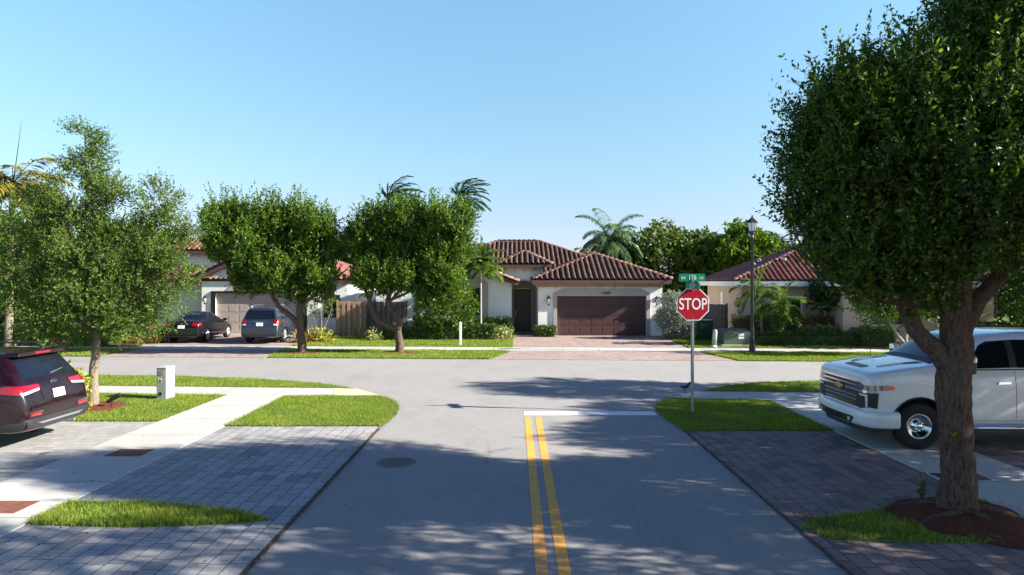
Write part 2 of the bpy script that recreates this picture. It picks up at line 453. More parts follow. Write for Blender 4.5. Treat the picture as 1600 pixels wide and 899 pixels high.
M['croton']=leafmat('croton_leaf',[(0,(.05,.015,.02)),(.35,(.03,.06,.015)),(.65,(.10,.16,.02)),(.9,(.35,.30,.04)),(1,(.42,.09,.03))],.2,.4,.4)
M['varieg']=leafmat('variegated_leaf',[(0,(.06,.12,.03)),(.5,(.17,.24,.05)),(1,(.50,.50,.22))],.25,.5,.3)
M['yellowleaf']=leafmat('yellow_green_leaf',[(0,(.12,.16,.02)),(.5,(.28,.32,.03)),(1,(.50,.46,.06))],.3,.45,.35)
M['silver']=leafmat('silver_leaf',[(0,(.13,.16,.13)),(.5,(.22,.26,.21)),(1,(.36,.40,.34))],.15,.6,.3)
M['palm_b']=leafmat('bluish_palm_leaflet',[(0,(.05,.11,.05)),(.6,(.10,.19,.10)),(1,(.18,.27,.13))],.3,.4,.4)
M['palm']=leafmat('palm_leaflet',[(0,(.045,.10,.018)),(.6,(.10,.19,.025)),(1,(.20,.28,.04))],.3,.4,.4)
M['palm_d']=leafmat('dark_palm_leaflet',[(0,(.012,.045,.03)),(.6,(.025,.075,.045)),(1,(.05,.11,.05))],.2,.4,.4)
M['palm_y']=leafmat('yellowing_palm_leaflet',[(0,(.05,.08,.015)),(.5,(.16,.18,.03)),(1,(.42,.30,.06))],.3,.45,.35)
M['grass']=leafmat('grass_blade',[(0,(.075,.15,.014)),(.5,(.15,.25,.022)),(.85,(.24,.33,.035)),(1,(.36,.36,.09))],.35,.6,.2,.35,1.7)
M['bark']=bark('rough_brown_bark',(.030,.019,.015),(.19,.125,.095)); M['bark_l']=bark('pale_bark',(.16,.125,.09),(.30,.25,.19),1.5)
M['bark_w']=bark('whitish_bark',(.24,.21,.18),(.42,.38,.33),1.5); M['bark_p']=bark('palm_trunk',(.14,.12,.10),(.27,.24,.20),1.2)
M['litter']=leafmat('dry_leaf',[(0,(.05,.03,.015)),(.5,(.13,.08,.035)),(1,(.26,.19,.09))],.1,.8,.1)
M['bird']=plain('bird_feather',(.02,.02,.022),.6)

# ------------------------------------------------------------------ ground
def sheet(name, poly, z, mat, zb=-.06, kind='structure', parent=None):
    mb = MB(); mb.prism(list(poly), zb, z)
    o = mb.build(name, mat, parent)
    if kind: o['kind'] = kind
    return o
mb = MB(); mb.add([(-600,-200,-.07),(600,-200,-.07),(600,900,-.07),(-600,900,-.07)],[(0,1,2,3)])
tag(mb.build('ground', M['lawn']), kind='structure')

NE = lambda X: 20.6-.06*X      # near edge of the cross street
FE = lambda X: 25.75-.06*X     # far edge
W0 = lambda X: 28.95-.05*X; W1 = lambda X: 30.4-.05*X
LC = [(-2.68,13.7),(-2.60,14.9),(-2.70,15.9),(-3.05,16.9),(-3.6,17.75),(-4.3,18.55),(-5.6,19.55),(-7.8,20.45),(-10.5,21.1)]
RC = [(3.32,13.3),(3.2,14.6),(3.2,15.6),(3.42,16.4),(3.85,17.1),(4.35,17.65),(4.9,18.2),(5.9,19.15),(7.3,19.8),(9.25,20.05)]
road = [(-2.68,-14)] + LC + [(-60,NE(-60)),(-60,FE(-60)),(60,FE(60)),(60,NE(60))] + RC[::-1] + [(3.32,-14)]
sheet('road', road, 0.0, M['asphalt'])
# painted lines: thin ribbons just above the asphalt
def ribbon(name, x0, x1, ya, yb, mat):
    mb = MB(); mb.add([(x0,ya,.004),(x1,ya,.004),(x1,yb,.004),(x0,yb,.004)],[(0,1,2,3)])
    o = mb.build(name, mat); o['kind']='structure'; return o
ribbon('road_centre_line', .205,.335,-10,14.74, M['yline']); ribbon('road_centre_line', .43,.56,-10,14.74, M['yline'])
ribbon('road_stop_line', .2,3.12,14.92,15.36, M['wline'])

sheet('driveway', [(-5.84,-14),(-2.70,-14),(-2.70,13.72),(-5.84,13.72)], .012, M['pav_grey'])
sheet('driveway', [(-24,-14),(-7.41,-14),(-7.41,14.2),(-24,14.2)], .012, M['pav_pale'])
sheet('sidewalk', [(-7.4,-14),(-5.85,-14),(-5.85,17.36),(-7.4,17.5)], .024, M['walk_y'])
sheet('sidewalk', [(-7.4,17.51),(-5.85,17.37),(-4.62,17.4),(-4.95,18.62),(-13,19.15),(-40,20.9),(-40,19.7),(-13,17.9)], .024, M['walk_x'])
tac = sheet('tactile_pad', [(-4.61,17.4),(-3.50,17.50),(-4.28,18.5),(-4.94,18.61)], .028, M['tactile'])
sheet('driveway', [(3.33,-14),(6.2,-14),(6.2,13.3),(3.33,13.3)], .012, M['pav_red'])
sheet('driveway', [(7.82,-14),(24,-14),(24,13.5),(7.82,13.5)], .012, M['pav_red'])
sheet('sidewalk', [(6.21,-14),(7.81,-14),(7.81,16.6),(6.21,16.7)], .024, M['walk_y'])
sheet('sidewalk', [(3.8,17.05),(4.85,18.1),(14,17.6),(40,16.1),(40,14.6),(14,16.1),(7.81,16.61),(6.21,16.71)], .024, M['walk_x'])
# far side
sheet('sidewalk', [(-60,W0(-60)),(60,W0(60)),(60,W1(60)),(-60,W1(-60))], .024, M['walk_x'])
sheet('driveway', [(-.9,FE(-.9)),(8.2,FE(8.2)),(7.6,W0(7.6)-.01),(-.1,W0(-.1)-.01)], .014, M['pav_pink'])
sheet('driveway', [(-.12,W1(0)+.01),(7.6,W1(7.6)+.01),(8.0,37.3),(-.12,37.3)], .014, M['pav_pink'])
sheet('driveway', [(-16.4,FE(-16.4)),(-9.7,FE(-9.7)),(-10.1,W0(-10)-.01),(-16.2,W0(-16)-.01)], .014, M['pav_pink'])
sheet('driveway', [(-18.2,W1(-18)+.01),(-10.3,W1(-10)+.01),(-10.9,39.2),(-18.2,39.2)], .014, M['pav_pink'])
sheet('driveway', [(16.6,FE(16.6)),(24,FE(24)),(24,W0(24)-.01),(16.9,W0(16.9)-.01)], .014, M['pav_pink'])

def in_poly(px, py, poly):
    ins = np.zeros(len(px), bool); n = len(poly)
    for i in range(n):
        x1,y1 = poly[i]; x2,y2 = poly[(i+1)%n]
        c = ((y1>py)!=(y2>py)) & (px < (x2-x1)*(py-y1)/((y2-y1) if y2!=y1 else 1e-9)+x1)
        ins ^= c
    return ins
def lawn(poly, dens, h, w, label_name='lawn', z=.03, cut=None, blades=True, lean=.35, ragged=.065):
    sheet(label_name, poly, z, M['lawn'])
    if not blades: return
    P = np.array(poly); lo = P.min(0)-.06; hi = P.max(0)+.06
    n = int((hi[0]-lo[0])*(hi[1]-lo[1])*dens)
    x = rng.uniform(lo[0],hi[0],n); y = rng.uniform(lo[1],hi[1],n)
    jx = x+rng.normal(0,ragged,n); jy = y+rng.normal(0,ragged,n)
    k = in_poly(jx,jy,poly)
    # thinner worn patches
    nz = np.sin(x*2.3+1)*np.sin(y*1.9+.5)+np.sin(x*5.1+y*3.7)*.5
    k &= rng.uniform(0,1,n) < (.5+.5*np.clip(nz+.9,0,1))
    if cut:
        for (cx,cy,r) in cut: k &= (x-cx)**2+(y-cy)**2 > r*r*(1+.25*np.sin(7*np.arctan2(y-cy,x-cx)))
    x=x[k]; y=y[k]; n=len(x)
    hh = h*rng.uniform(.55,1.25,n)*(.85+.3*np.clip(nz[k],-1,1)*.5); a = rng.uniform(0,2*np.pi,n)
    dx = np.cos(a)*w/2; dy = np.sin(a)*w/2
    b = rng.uniform(0,2*np.pi,n); l = hh*lean*rng.uniform(0,1.6,n)
    z0 = np.full(n, z-.01)
    V = np.stack([np.stack([x-dx,y-dy,z0],1),np.stack([x+dx,y+dy,z0],1),np.stack([x+np.cos(b)*l,y+np.sin(b)*l,z0+hh],1)],1).reshape(-1,3)
    F = np.arange(3*n).reshape(n,3)
    o = link_mesh('grass', fast_mesh('grass',V,F), M['grass']); o['kind']='stuff'
    return o
# near lawns
lawn([(-5.84,13.74),(-2.70,13.74),(-2.62,14.9),(-2.72,15.9),(-3.07,16.9),(-3.5,17.35),(-4.6,17.38),(-5.84,17.35)], 3600,.055,.011, cut=[])
lawn([(-24,14.22),(-7.42,14.22),(-7.42,17.49),(-13,17.88),(-24,18.6)], 2400,.06,.013, cut=[(-9.75,15.75,.75)])
lawn([(-4.40,18.56),(-5.6,19.52),(-7.8,20.42),(-10.5,21.05),(-40,NE(-40)-.03),(-40,20.92),(-13,19.18),(-4.96,18.65)], 1700,.06,.015)
lawn([(-5.84,8.15),(-4.6,8.05),(-3.7,8.12),(-2.98,8.28),(-3.5,8.55),(-4.2,8.78),(-5.0,8.95),(-5.84,8.98)], 5200,.085,.010, ragged=.03)
lawn([(3.34,13.32),(6.2,13.32),(6.2,16.7),(3.85,17.02),(3.44,16.4),(3.22,15.6),(3.22,14.6)], 3600,.055,.011)
lawn([(4.95,18.12),(5.92,19.1),(7.3,19.76),(9.25,20.0),(40,NE(40)-.03),(40,16.12),(14,17.62)], 1500,.06,.016)
lawn([(7.83,13.52),(24,13.52),(24,15.5),(14,16.08),(7.83,16.6)], 900,.06,.018)
lawn([(3.40,8.05),(3.55,7.66),(4.6,7.58),(6.19,7.58),(6.19,9.0),(5.6,8.95),(4.85,8.72),(4.0,8.42),(3.6,8.3)], 4200,.065,.010, cut=[(5.55,8.35,.86)], ragged=.03)
# far lawns
lawn([(-9.6,FE(-9.6)+.03),(-1.0,FE(-1)+.03),(-.2,W0(0)-.02),(-10.0,W0(-10)-.02)], 900,.07,.028)
lawn([(-60,FE(-60)+.03),(-16.6,FE(-16.6)+.03),(-16.3,W0(-16)-.02),(-60,W0(-60)-.02)], 500,.07,.035)
lawn([(8.35,FE(8.3)+.03),(16.5,FE(16.5)+.03),(16.8,W0(16.8)-.02),(7.75,W0(7.75)-.02)], 900,.07,.028)
lawn([(24.1,FE(24)+.03),(60,FE(60)+.03),(60,W0(60)-.02),(24.1,W0(24)-.02)], 100,.07,.05)
lawn([(-10.2,W1(-10)+.02),(-.14,W1(0)+.02),(-.14,38.2),(-10.8,38.2)], 620,.07,.032)
lawn([(7.7,W1(7.7)+.02),(40,W1(40)+.02),(40,33.0),(20,34.5),(8.1,37)], 520,.07,.035)
lawn([(-60,W1(-60)+.02),(-18.3,W1(-18)+.02),(-18.3,38),(-60,38)], 260,.07,.05)

# dirt filled joints beside the road
def joint(xc, y0, y1, w, name='road_edge_joint', label=None):
    mb = MB(); ys = np.arange(y0, y1, .16); L=[];Rr=[]
    for y in ys:
        L.append((xc - w*(.4+.9*random.random()), y+random.uniform(-.04,.04))); Rr.append((xc + w*(.3+.9*random.random()), y+random.uniform(-.04,.04)))
    mb.prism(L+Rr[::-1], -.02, .017)
    o = mb.build(name, M['dirt']); o['kind']='structure'
joint(-2.70,3,13.6,.024); joint(3.325,3,13.3,.022)
# leaf litter and crumbs along the road edges
def litter(n, fx, fy, size, name='leaf_litter', mat='litter', z=.02):
    x=fx(n); y=fy(n); a=rng.uniform(0,6.28,n); s=size*rng.uniform(.4,1.2,n)
    c,sn=np.cos(a)*s,np.sin(a)*s
    zz=np.full(n,z)+rng.uniform(0,.012,n)
    V=np.stack([np.stack([x-c,y-sn,zz],1),np.stack([x+sn*.4,y-c*.4,zz+.008*rng.uniform(0,1,n)],1),np.stack([x+c,y+sn,zz+.01*rng.uniform(0,1,n)],1),np.stack([x-sn*.4,y+c*.4,zz],1)],1).reshape(-1,3)
    o=link_mesh(name,fast_mesh(name,V,np.arange(4*n).reshape(n,4)),M[mat]); o['kind']='stuff'
litter(900, lambda n:-2.70+rng.normal(0,.06,n), lambda n:rng.uniform(4,16,n), .018)
litter(500, lambda n:3.34+rng.normal(0,.05,n), lambda n:rng.uniform(5,16,n), .018)
litter(320, lambda n:rng.uniform(-2.6,6.2,n), lambda n:rng.uniform(5.5,14,n), .022)
litter(1500, lambda n:rng.uniform(-2.6,3.3,n), lambda n:rng.uniform(5.5,20,n)**1.0, .009, name='road_grit', mat='litter')
litter(140, lambda n:rng.uniform(-5.8,-2.7,n), lambda n:rng.uniform(5,17,n), .03, z=.05)
litter(90, lambda n:rng.uniform(-7.4,-5.8,n), lambda n:rng.uniform(7,17,n), .025, z=.03)
litter(160, lambda n:rng.uniform(3.3,6.2,n), lambda n:rng.uniform(13.3,17,n), .03, z=.07)
litter(420, lambda n:3.5+rng.gamma(1.2,.25,n), lambda n:8.1+rng.normal(0,.28,n), .022, z=.04)
litter(900, lambda n:5.55+rng.normal(0,.5,n), lambda n:8.3+rng.normal(0,.35,n), .03, z=.07)

def mulch_ring(cx, cy, r, label, z=.03, h=.06, squash=1.0, group=None, clip=None):
    mb = MB(); n = 40; vs=[(cx,cy,z+h)]; rr = random.Random(int(cx*100))
    rings = 5
    for k in range(1,rings+1):
        for i in range(n):
            a=2*math.pi*i/n
            q=r*k/rings*(1+(.10*math.sin(3*a+cx)+.06*math.sin(7*a))*(k/rings))
            x=cx+q*math.cos(a); y=cy+q*math.sin(a)*squash
            if clip: x=min(x,clip)
            zz=z+h*(1-(k/rings)**2)+rr.uniform(0,.02)-(.02 if k==rings else 0)
            vs.append((x,y,zz))
    fs=[(0,1+i,1+(i+1)%n) for i in range(n)]
    for k in range(rings-1):
        for i in range(n):
            a=1+k*n+i; b=1+k*n+(i+1)%n; fs.append((a,a+n,b+n,b))
    mb.add(vs,fs)
    o=mb.build('mulch_bed', M['mulch'], None, True, fixn=True); tag(o,label,'mulch bed',group)
    return o
mulch_ring(5.5,8.33,.86,'red mulch bed with exposed roots round the big tree on the right',h=.10,clip=6.2)
mulch_ring(-9.75,15.75,.72,'red mulch ring round the slender tree behind the maroon car')
mulch_ring(-8.6,27.9,.85,'red mulch ring under the tree in front of the parked grey car',squash=.55)
mulch_ring(-4.7,28.0,.95,'red mulch ring under the tree in front of the wooden fence',squash=.5)

# ------------------------------------------------------------------ foliage
def unit(v): return v/np.maximum(np.linalg.norm(v,axis=-1,keepdims=True),1e-9)
def leaves(name, P, D, L, W, mat, parent=None, fold=.18):
    n=len(P); D=unit(D); rv=unit(rng.normal(0,1,(n,3)))
    S=unit(np.cross(D,rv)); N=np.cross(S,D)
    L=(L*rng.uniform(.65,1.25,n))[:,None]; W=(W*rng.uniform(.7,1.2,n))[:,None]
    mid=P+D*L*.48
    V=np.stack([P, mid+S*W*.5+N*W*fold, P+D*L, mid-S*W*.5+N*W*fold],1).reshape(-1,3)
    b=np.arange(n)[:,None]*4
    F=np.concatenate([b+[[0,1,2]],b+[[0,2,3]]],1).reshape(-1,3)
    return link_mesh(name, fast_mesh(name,V,F), M[mat] if isinstance(mat,str) else mat, parent)
def sphere_dirs(n): return unit(rng.normal(0,1,(n,3)))
def crown_pts(lobes, n, shell=.72, inside=.6, clump=1.0, thr=-.35, seed=0.0, zmin=None):
    C=np.array([l[:3] for l in lobes]); Rr=np.array([l[3] if len(l)==4 else (l[3]*l[4]*l[5])**(1/3) for l in lobes])
    S=np.array([[l[3]]*3 if len(l)==4 else [l[3],l[4],l[5]] for l in lobes])
    w=Rr**2; w/=w.sum()
    out=[];dr=[];tot=0
    while tot<n:
        m=int((n-tot)*2.2)+64
        i=rng.choice(len(lobes),m,p=w); d=sphere_dirs(m)
        q=1-(1-shell)*rng.uniform(0,1,m)**1.6
        deep=rng.uniform(0,1,m)<.12; q[deep]*=rng.uniform(.4,1,deep.sum())
        p=C[i]+d*S[i]*q[:,None]
        k=np.ones(m,bool)
        for j in range(len(lobes)):
            r=np.linalg.norm((p-C[j])/S[j],axis=1)
            k&=~((r<inside)&(i!=j)&(rng.uniform(0,1,m)<.9))
        f=2.2/clump
        g=np.sin(p[:,0]*f*1.7+seed)*np.sin(p[:,1]*f*1.9+seed*2)+np.sin(p[:,2]*f*2.1+seed*3)*np.sin(p[:,0]*f*1.1+p[:,1]*f)
        k&=g>thr-rng.uniform(0,.5,m)
        if zmin is not None: k&=p[:,2]>zmin
        out.append(p[k]);dr.append(d[k]);tot+=k.sum()
    return np.concatenate(out)[:n],np.concatenate(dr)[:n]
def shoots(P,D,per,slen,up,spread=.9,wob=.35):
    n=len(P); A=unit(D*(1-up)+np.array([0,0,1.0])*up+rng.normal(0,wob,(n,3)))
    sl=(slen*rng.uniform(.5,1.3,n))
    t=np.tile((np.arange(per)+.3)/per,(n,1))+rng.uniform(-.05,.05,(n,per))
    p=P[:,None,:]+A[:,None,:]*(t*sl[:,None])[...,None]
    d=A[:,None,:]*rng.uniform(.35,1.0,(n,per,1))+unit(rng.normal(0,1,(n,per,3)))*spread
    return p.reshape(-1,3),d.reshape(-1,3),A,sl
def crown(name,lobes,nshoot,per,slen,L,W,mat,parent,up=.5,twigs=None,twr=.006,**kw):
    P,D=crown_pts(lobes,nshoot,**kw)
    p,d,A,sl=shoots(P,D,per,slen,up)
    o=leaves(name,p,d,L,W,mat,parent)
    if twigs:      # thin stems inside the crown, drawn as slim three sided prisms
        n=len(P)//twigs; idx=rng.choice(len(P),n,False)
        C=np.array([l[:3] for l in lobes]); Pq=P[idx]
        j=np.argmin(((Pq[:,None,:]-C[None])**2).sum(2),1)
        B=Pq+(C[j]-Pq)*rng.uniform(.3,.7,n)[:,None]; T=Pq+A[idx]*sl[idx][:,None]*.8
        a=np.array([0,2.09,4.19]); off=np.stack([np.cos(a),np.sin(a),a*0],1)*twr
        V=np.concatenate([B[:,None,:]+off[None]*1.5,Pq[:,None,:]+off[None],T[:,None,:]+off[None]*.4],1).reshape(-1,3)
        b=np.arange(n)[:,None,None]*9; q=[]
        for r in range(2):
            for k in range(3):
                k2=(k+1)%3; q.append([r*3+k,r*3+k2,r*3+3+k2,r*3+3+k])
        F=(b+np.array(q)[None]).reshape(-1,4)
        tag(link_mesh('twigs',fast_mesh('twigs',V,F),M['bark'],parent),kind='stuff')
    return o
def wobble(pts,rad,step=.22,amp=.03,seed=1):
    """resample a polyline smoothly and roughen it"""
    rr=random.Random(seed); P=[Vector(p) for p in pts]; out=[];ro=[]
    for i in range(len(P)-1):
        p0=P[max(i-1,0)];p1=P[i];p2=P[i+1];p3=P[min(i+2,len(P)-1)]
        n=max(2,int((p2-p1).length/step))
        for k in range(n):
            t=k/n
            q=.5*((2*p1)+(-p0+p2)*t+(2*p0-5*p1+4*p2-p3)*t*t+(-p0+3*p1-3*p2+p3)*t**3)
            out.append(q+Vector((rr.uniform(-amp,amp),rr.uniform(-amp,amp),0))); ro.append(rad[i]+(rad[i+1]-rad[i])*t)
    out.append(P[-1]);ro.append(rad[-1])
    return out,ro
def dense(lobes,k): return [tuple(l[:3])+tuple(q*k for q in l[3:]) for l in lobes]
def limbs(mb,specs,sides=10,step=.22,amp=.02,jit=.08):
    for i,(pts,rad) in enumerate(specs):
        o,r=wobble(pts,rad,step,amp,seed=i+3); mb.tube(o,r,sides,0,True,jit,seed=i)
def tree(label,base,specs,crowns,barkm,group=None,name='street_tree',cat='tree',sides=10,jit=.08,amp=.02,step=.22):
    """specs relative to base; crowns: list of dict(args for crown)"""
    root=empty(name,base); tag(root,label,cat,group)
    mb=MB(); limbs(mb,specs,sides,step,amp,jit); mb.build('trunk',M[barkm],root,True)
    for c in crowns:
        crown(parent=root,**c)
    return root

# ------------------------------------------------------------------ big tree on the right
bx,by=5.47,8.45
def rel(l): return [(p[0]-bx,p[1]-by,p[2],*p[3:]) for p in l]
big_l=rel([(4.5,8.3,4.35,.95),(4.45,8.5,3.65,.9),(3.98,8.4,4.5,.48),(4.7,9.1,4.55,.78),(6.2,8.7,5.3,1.15),(5.3,7.7,4.05,1.0),(6.7,8.5,5.5,1.4),(6.5,7.9,4.0,1.15),(7.5,8.5,4.5,1.4),(5.1,9.1,3.45,.75),(4.95,7.9,3.4,.6),(5.9,9.8,4.5,1.1),(6.3,8.6,6.3,.7),(7.0,8.4,6.6,1.0),(8.2,8.6,5.6,1.3),(4.15,8.9,4.1,.7),(4.45,8.3,3.15,.6),(4.15,8.5,4.75,.5),(4.9,8.6,4.7,.62),(4.95,8.2,3.0,.55),(4.65,8.0,4.75,.5),(5.5,8.6,4.6,.7),(4.2,8.4,5.05,.42),(4.6,8.4,5.15,.45)])
tree('big broadleaf tree with thick rough trunk in red mulch bed beside the white pickup',(bx,by,0.0),
 [([(0,0,-.1),(.0,0,.12),(.01,0,.5),(-.01,.02,1.1),(-.03,.03,1.6),(.02,.05,2.1),(.03,.05,2.7),(.12,.05,3.6),(.3,.1,4.6),(.3,.2,5.8)],[.30,.235,.19,.18,.20,.185,.15,.11,.08,.03]),
  ([(.0,.02,1.7),(-.2,.05,2.02),(-.43,.05,2.25),(-.64,.0,2.6),(-.75,0,3.1),(-1.0,0,3.8),(-1.2,0,4.6)],[.12,.115,.105,.095,.08,.06,.03]),
  ([(.02,.05,2.2),(-.2,.0,2.62),(-.7,-.05,2.68),(-1.05,.1,2.75),(-1.3,.2,3.2)],[.10,.08,.065,.05,.03]),
  ([(.03,.05,2.2),(.35,.1,2.7),(.7,.0,3.15),(1.2,0,3.7),(1.9,.1,4.6)],[.13,.10,.085,.07,.03]),
  ([(.12,.05,3.3),(.35,-.5,3.9),(.65,-.9,4.35),(.75,-.95,4.75),(.6,-1.1,5.3)],[.09,.08,.07,.05,.02]),
  ([(.65,-.9,4.3),(.95,-1,4.65),(1.3,-.9,5.2)],[.055,.045,.02]),
  ([(-.8,0,3.0),(-.5,-.5,3.9),(-.4,-.5,4.8)],[.06,.05,.02]),
  ([(.1,.05,3.4),(-.4,.5,4.2),(-.7,.8,5.2)],[.07,.05,.02]),
  ([(.05,-.1,.12),(-.25,-.25,.10),(-.55,-.3,.06),(-.8,-.45,-.02)],[.09,.06,.04,.02]),
  ([(.0,-.12,.12),(.1,-.35,.10),(.12,-.6,.03)],[.09,.06,.02]),([(.1,0,.14),(.4,-.1,.10),(.7,-.25,.03)],[.09,.05,.02]),([(-.1,.1,.14),(-.35,.25,.09),(-.6,.3,.02)],[.08,.05,.02])],
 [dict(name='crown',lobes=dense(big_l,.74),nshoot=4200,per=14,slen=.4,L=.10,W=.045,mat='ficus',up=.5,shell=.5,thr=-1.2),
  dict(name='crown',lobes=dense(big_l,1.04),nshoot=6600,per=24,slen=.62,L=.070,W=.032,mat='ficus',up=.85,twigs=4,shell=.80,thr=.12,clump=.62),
  dict(name='crown',lobes=[(-1.3,-.1,4.75,.6),(-.6,0,4.75,.7),(.75,.2,5.8,.9),(-1.5,0,4.3,.5),(1.3,0,6,.9),(.9,-.9,5,1.0),(-.1,0,4.9,.7)],nshoot=480,per=26,slen=.6,L=.075,W=.035,mat='ficus_b',up=.88,shell=.9,zmin=4.6,thr=-2)],  # top shoots in the brighter leaf material: sunlit look put into the colour
 'bark',sides=20,jit=.06,amp=.012,step=.10)
# small sprout at its foot
def sprout(name,label,cat,P,n,hgt,spread,mat,L,W,group=None,stemm='bark'):
    root=empty(name,P); tag(root,label,cat,group)
    mb=MB(); pts=[];ds=[]
    for i in range(n):
        a=random.uniform(0,6.28); q=random.uniform(.1,1)*spread; h=hgt*random.uniform(.6,1)
        tip=Vector((math.cos(a)*q,math.sin(a)*q,h)); mb.tube([(0,0,-.02),tip*.5+Vector((0,0,h*.1)),tip],[.006,.004,.002],4)
        for k in range(9):
            f=.35+.65*k/8; pts.append(tuple(tip*f)); ds.append((random.uniform(-1,1),random.uniform(-1,1),random.uniform(0,.9)))
    mb.build('stem',M[stemm],root); leaves('foliage',np.array(pts),np.array(ds),L,W,mat,root)
    return root
sprout('sprout','tuft of green shoots sprouting at the left foot of the big tree trunk','sprout',(5.2,8.75,.05),7,.42,.12,'ficus_b',.07,.03)
sprout('sprout','small green shoot growing from the side of the big trunk','sprout',(5.32,8.3,.95),3,.16,.08,'ficus_b',.06,.028)

# ------------------------------------------------------------------ trees just beyond the right edge (they shade the road)
def round_tree(label,base,h,r,mat,ns,per,slen,L,W,group=None,trunkr=.16,barkm='bark',name='street_tree',zlow=.38,sq=1.0,seed=1,clump=1.0,thr=-.4,nl=9,trunk_h=None):
    rr=random.Random(seed); lob=[(0,0,h*(.5+zlow/2),r*.72,r*.72,(h-h*zlow)*.42)]
    for i in range(nl):
        a=2*math.pi*i/nl+rr.uniform(-.3,.3); q=r*rr.uniform(.45,.62); z=h*zlow+rr.uniform(.16,.80)*(h-h*zlow)
        s=r*rr.uniform(.32,.46); lob.append((math.cos(a)*q,math.sin(a)*q*sq,z,s,s,s*.9))
    lob.append((rr.uniform(-.2,.2)*r,0,h-r*.38,r*.42,r*.42,r*.36))
    sp=[([(0,0,-.1),(.03,0,h*zlow*.5),(0,.02,h*zlow),(0,0,h*.8)],[trunkr*1.2,trunkr*.9,trunkr*.7,trunkr*.2])]
    for l in lob[1:7]: sp.append(([(0,0,h*zlow*.8),(l[0]*.4,l[1]*.4,(h*zlow*.8+l[2])/2),(l[0]*.9,l[1]*.9,l[2])],[trunkr*.5,trunkr*.35,trunkr*.12]))
    return tree(label,base,sp,[dict(name='crown',lobes=lob,nshoot=ns,per=per,slen=slen,L=L,W=W,mat=mat,up=.4,twigs=7,thr=thr,clump=clump,shell=.65,seed=seed)],barkm,group,name)
round_tree('broad tree standing beyond the white pickup, past the right edge',(16.0,11.7,0),7.4,3.2,'ficus',3600,11,.45,.17,.075,seed=3,thr=-.8)
round_tree('street tree behind the white pickup, past the right edge',(14.6,16.6,0),8.0,2.0,'ficus',2500,11,.42,.14,.06,seed=5,zlow=.42)
round_tree('tall tree beside the red paver driveway, past the right edge',(12.4,7.6,0),6.7,2.9,'ficus',3800,11,.45,.16,.07,seed=8,thr=-.5)
round_tree('tree near the camera beyond the right edge',(13.6,3.0,0),7.4,2.3,'ficus',1900,11,.42,.15,.065,seed=9,thr=-.1,clump=.8)
round_tree('second tree near the camera beyond the right edge',(8.2,4.5,0),8.3,2.1,'ficus',1500,11,.42,.14,.06,seed=12,thr=-.3,clump=.8)

# ------------------------------------------------------------------ the two clipped street trees across the road
def pair_lobes(seed,xs):
    rr=random.Random(seed); L=[]
    for x in xs:
        for z in (3.15,4.3,5.25):
            L.append((x*(1 if z>3.5 else .8)+rr.uniform(-.15,.15),rr.uniform(-.5,.5),z+rr.uniform(-.15,.15),rr.uniform(.72,.9),.85,rr.uniform(.62,.8)))
    return L
tA=[l for l in pair_lobes(2,(-3.1,-2.2,-1.2,-.2,.75)) if not (l[0]>.4 and l[2]>4.8)]+[(.75,0,5.1,.62)]+[(-3.3,0,4.4,.7),(-.3,0,2.6,.7,.6,.45),(.7,.1,2.5,.5),(-3.4,0,5.3,.55)]
tree('flat topped dark green street tree with forked trunk before the parked grey car',(-8.7,27.9,0),
 [([(0,0,-.1),(-.02,0,.5),(-.08,0,1.1),(-.13,0,1.6),(-.12,.1,2.6),(0,.1,4.2)],[.21,.15,.14,.12,.09,.03]),
  ([(-.06,0,1.05),(-.4,.0,1.5),(-.8,0,1.75),(-1.15,0,2.25),(-1.5,0,3.2),(-1.9,0,4.2)],[.13,.12,.10,.08,.06,.02]),
  ([(-.1,0,2),(.5,.2,2.9),(1.2,.1,4.2)],[.08,.06,.02]),([(-.12,0,2.4),(-.6,-.3,3.4),(-.6,-.3,4.6)],[.06,.05,.02]),([(-.1,0,1.9),(.8,-.2,2.6),(1.9,-.1,3.5)],[.07,.05,.02])],
 [dict(name='crown',lobes=dense(tA,.75),nshoot=2400,per=12,slen=.4,L=.13,W=.065,mat='ficus',up=.5,thr=-.9,seed=1.3),dict(name='crown',lobes=tA,nshoot=3600,per=14,slen=.55,L=.12,W=.06,mat='ficus_b',up=.82,twigs=5,shell=.8,thr=.0,clump=.8,seed=1.3),dict(name='crown',lobes=[(x,0,5.4,.8) for x in (-3.1,-2.2,-1.2,-.3)],nshoot=75,per=24,slen=.85,L=.11,W=.055,mat='ficus_b',up=.95,shell=.9,zmin=5.6,thr=-2)],'bark','flat topped trees across the road',jit=.12)  # inner crown in the darker leaf material: interior shade put into the colour
tB=[l for l in pair_lobes(9,(-1.3,-.5,.5,1.4,2.1)) if not (l[0]<-1.0 and l[2]>4.8)]+[(-1.25,0,5.15,.58)]+[(2.0,0,2.5,.6),(1.2,-.2,2.2,.5),(-1.6,0,4.6,.6),(2.4,0,4.2,.6)]
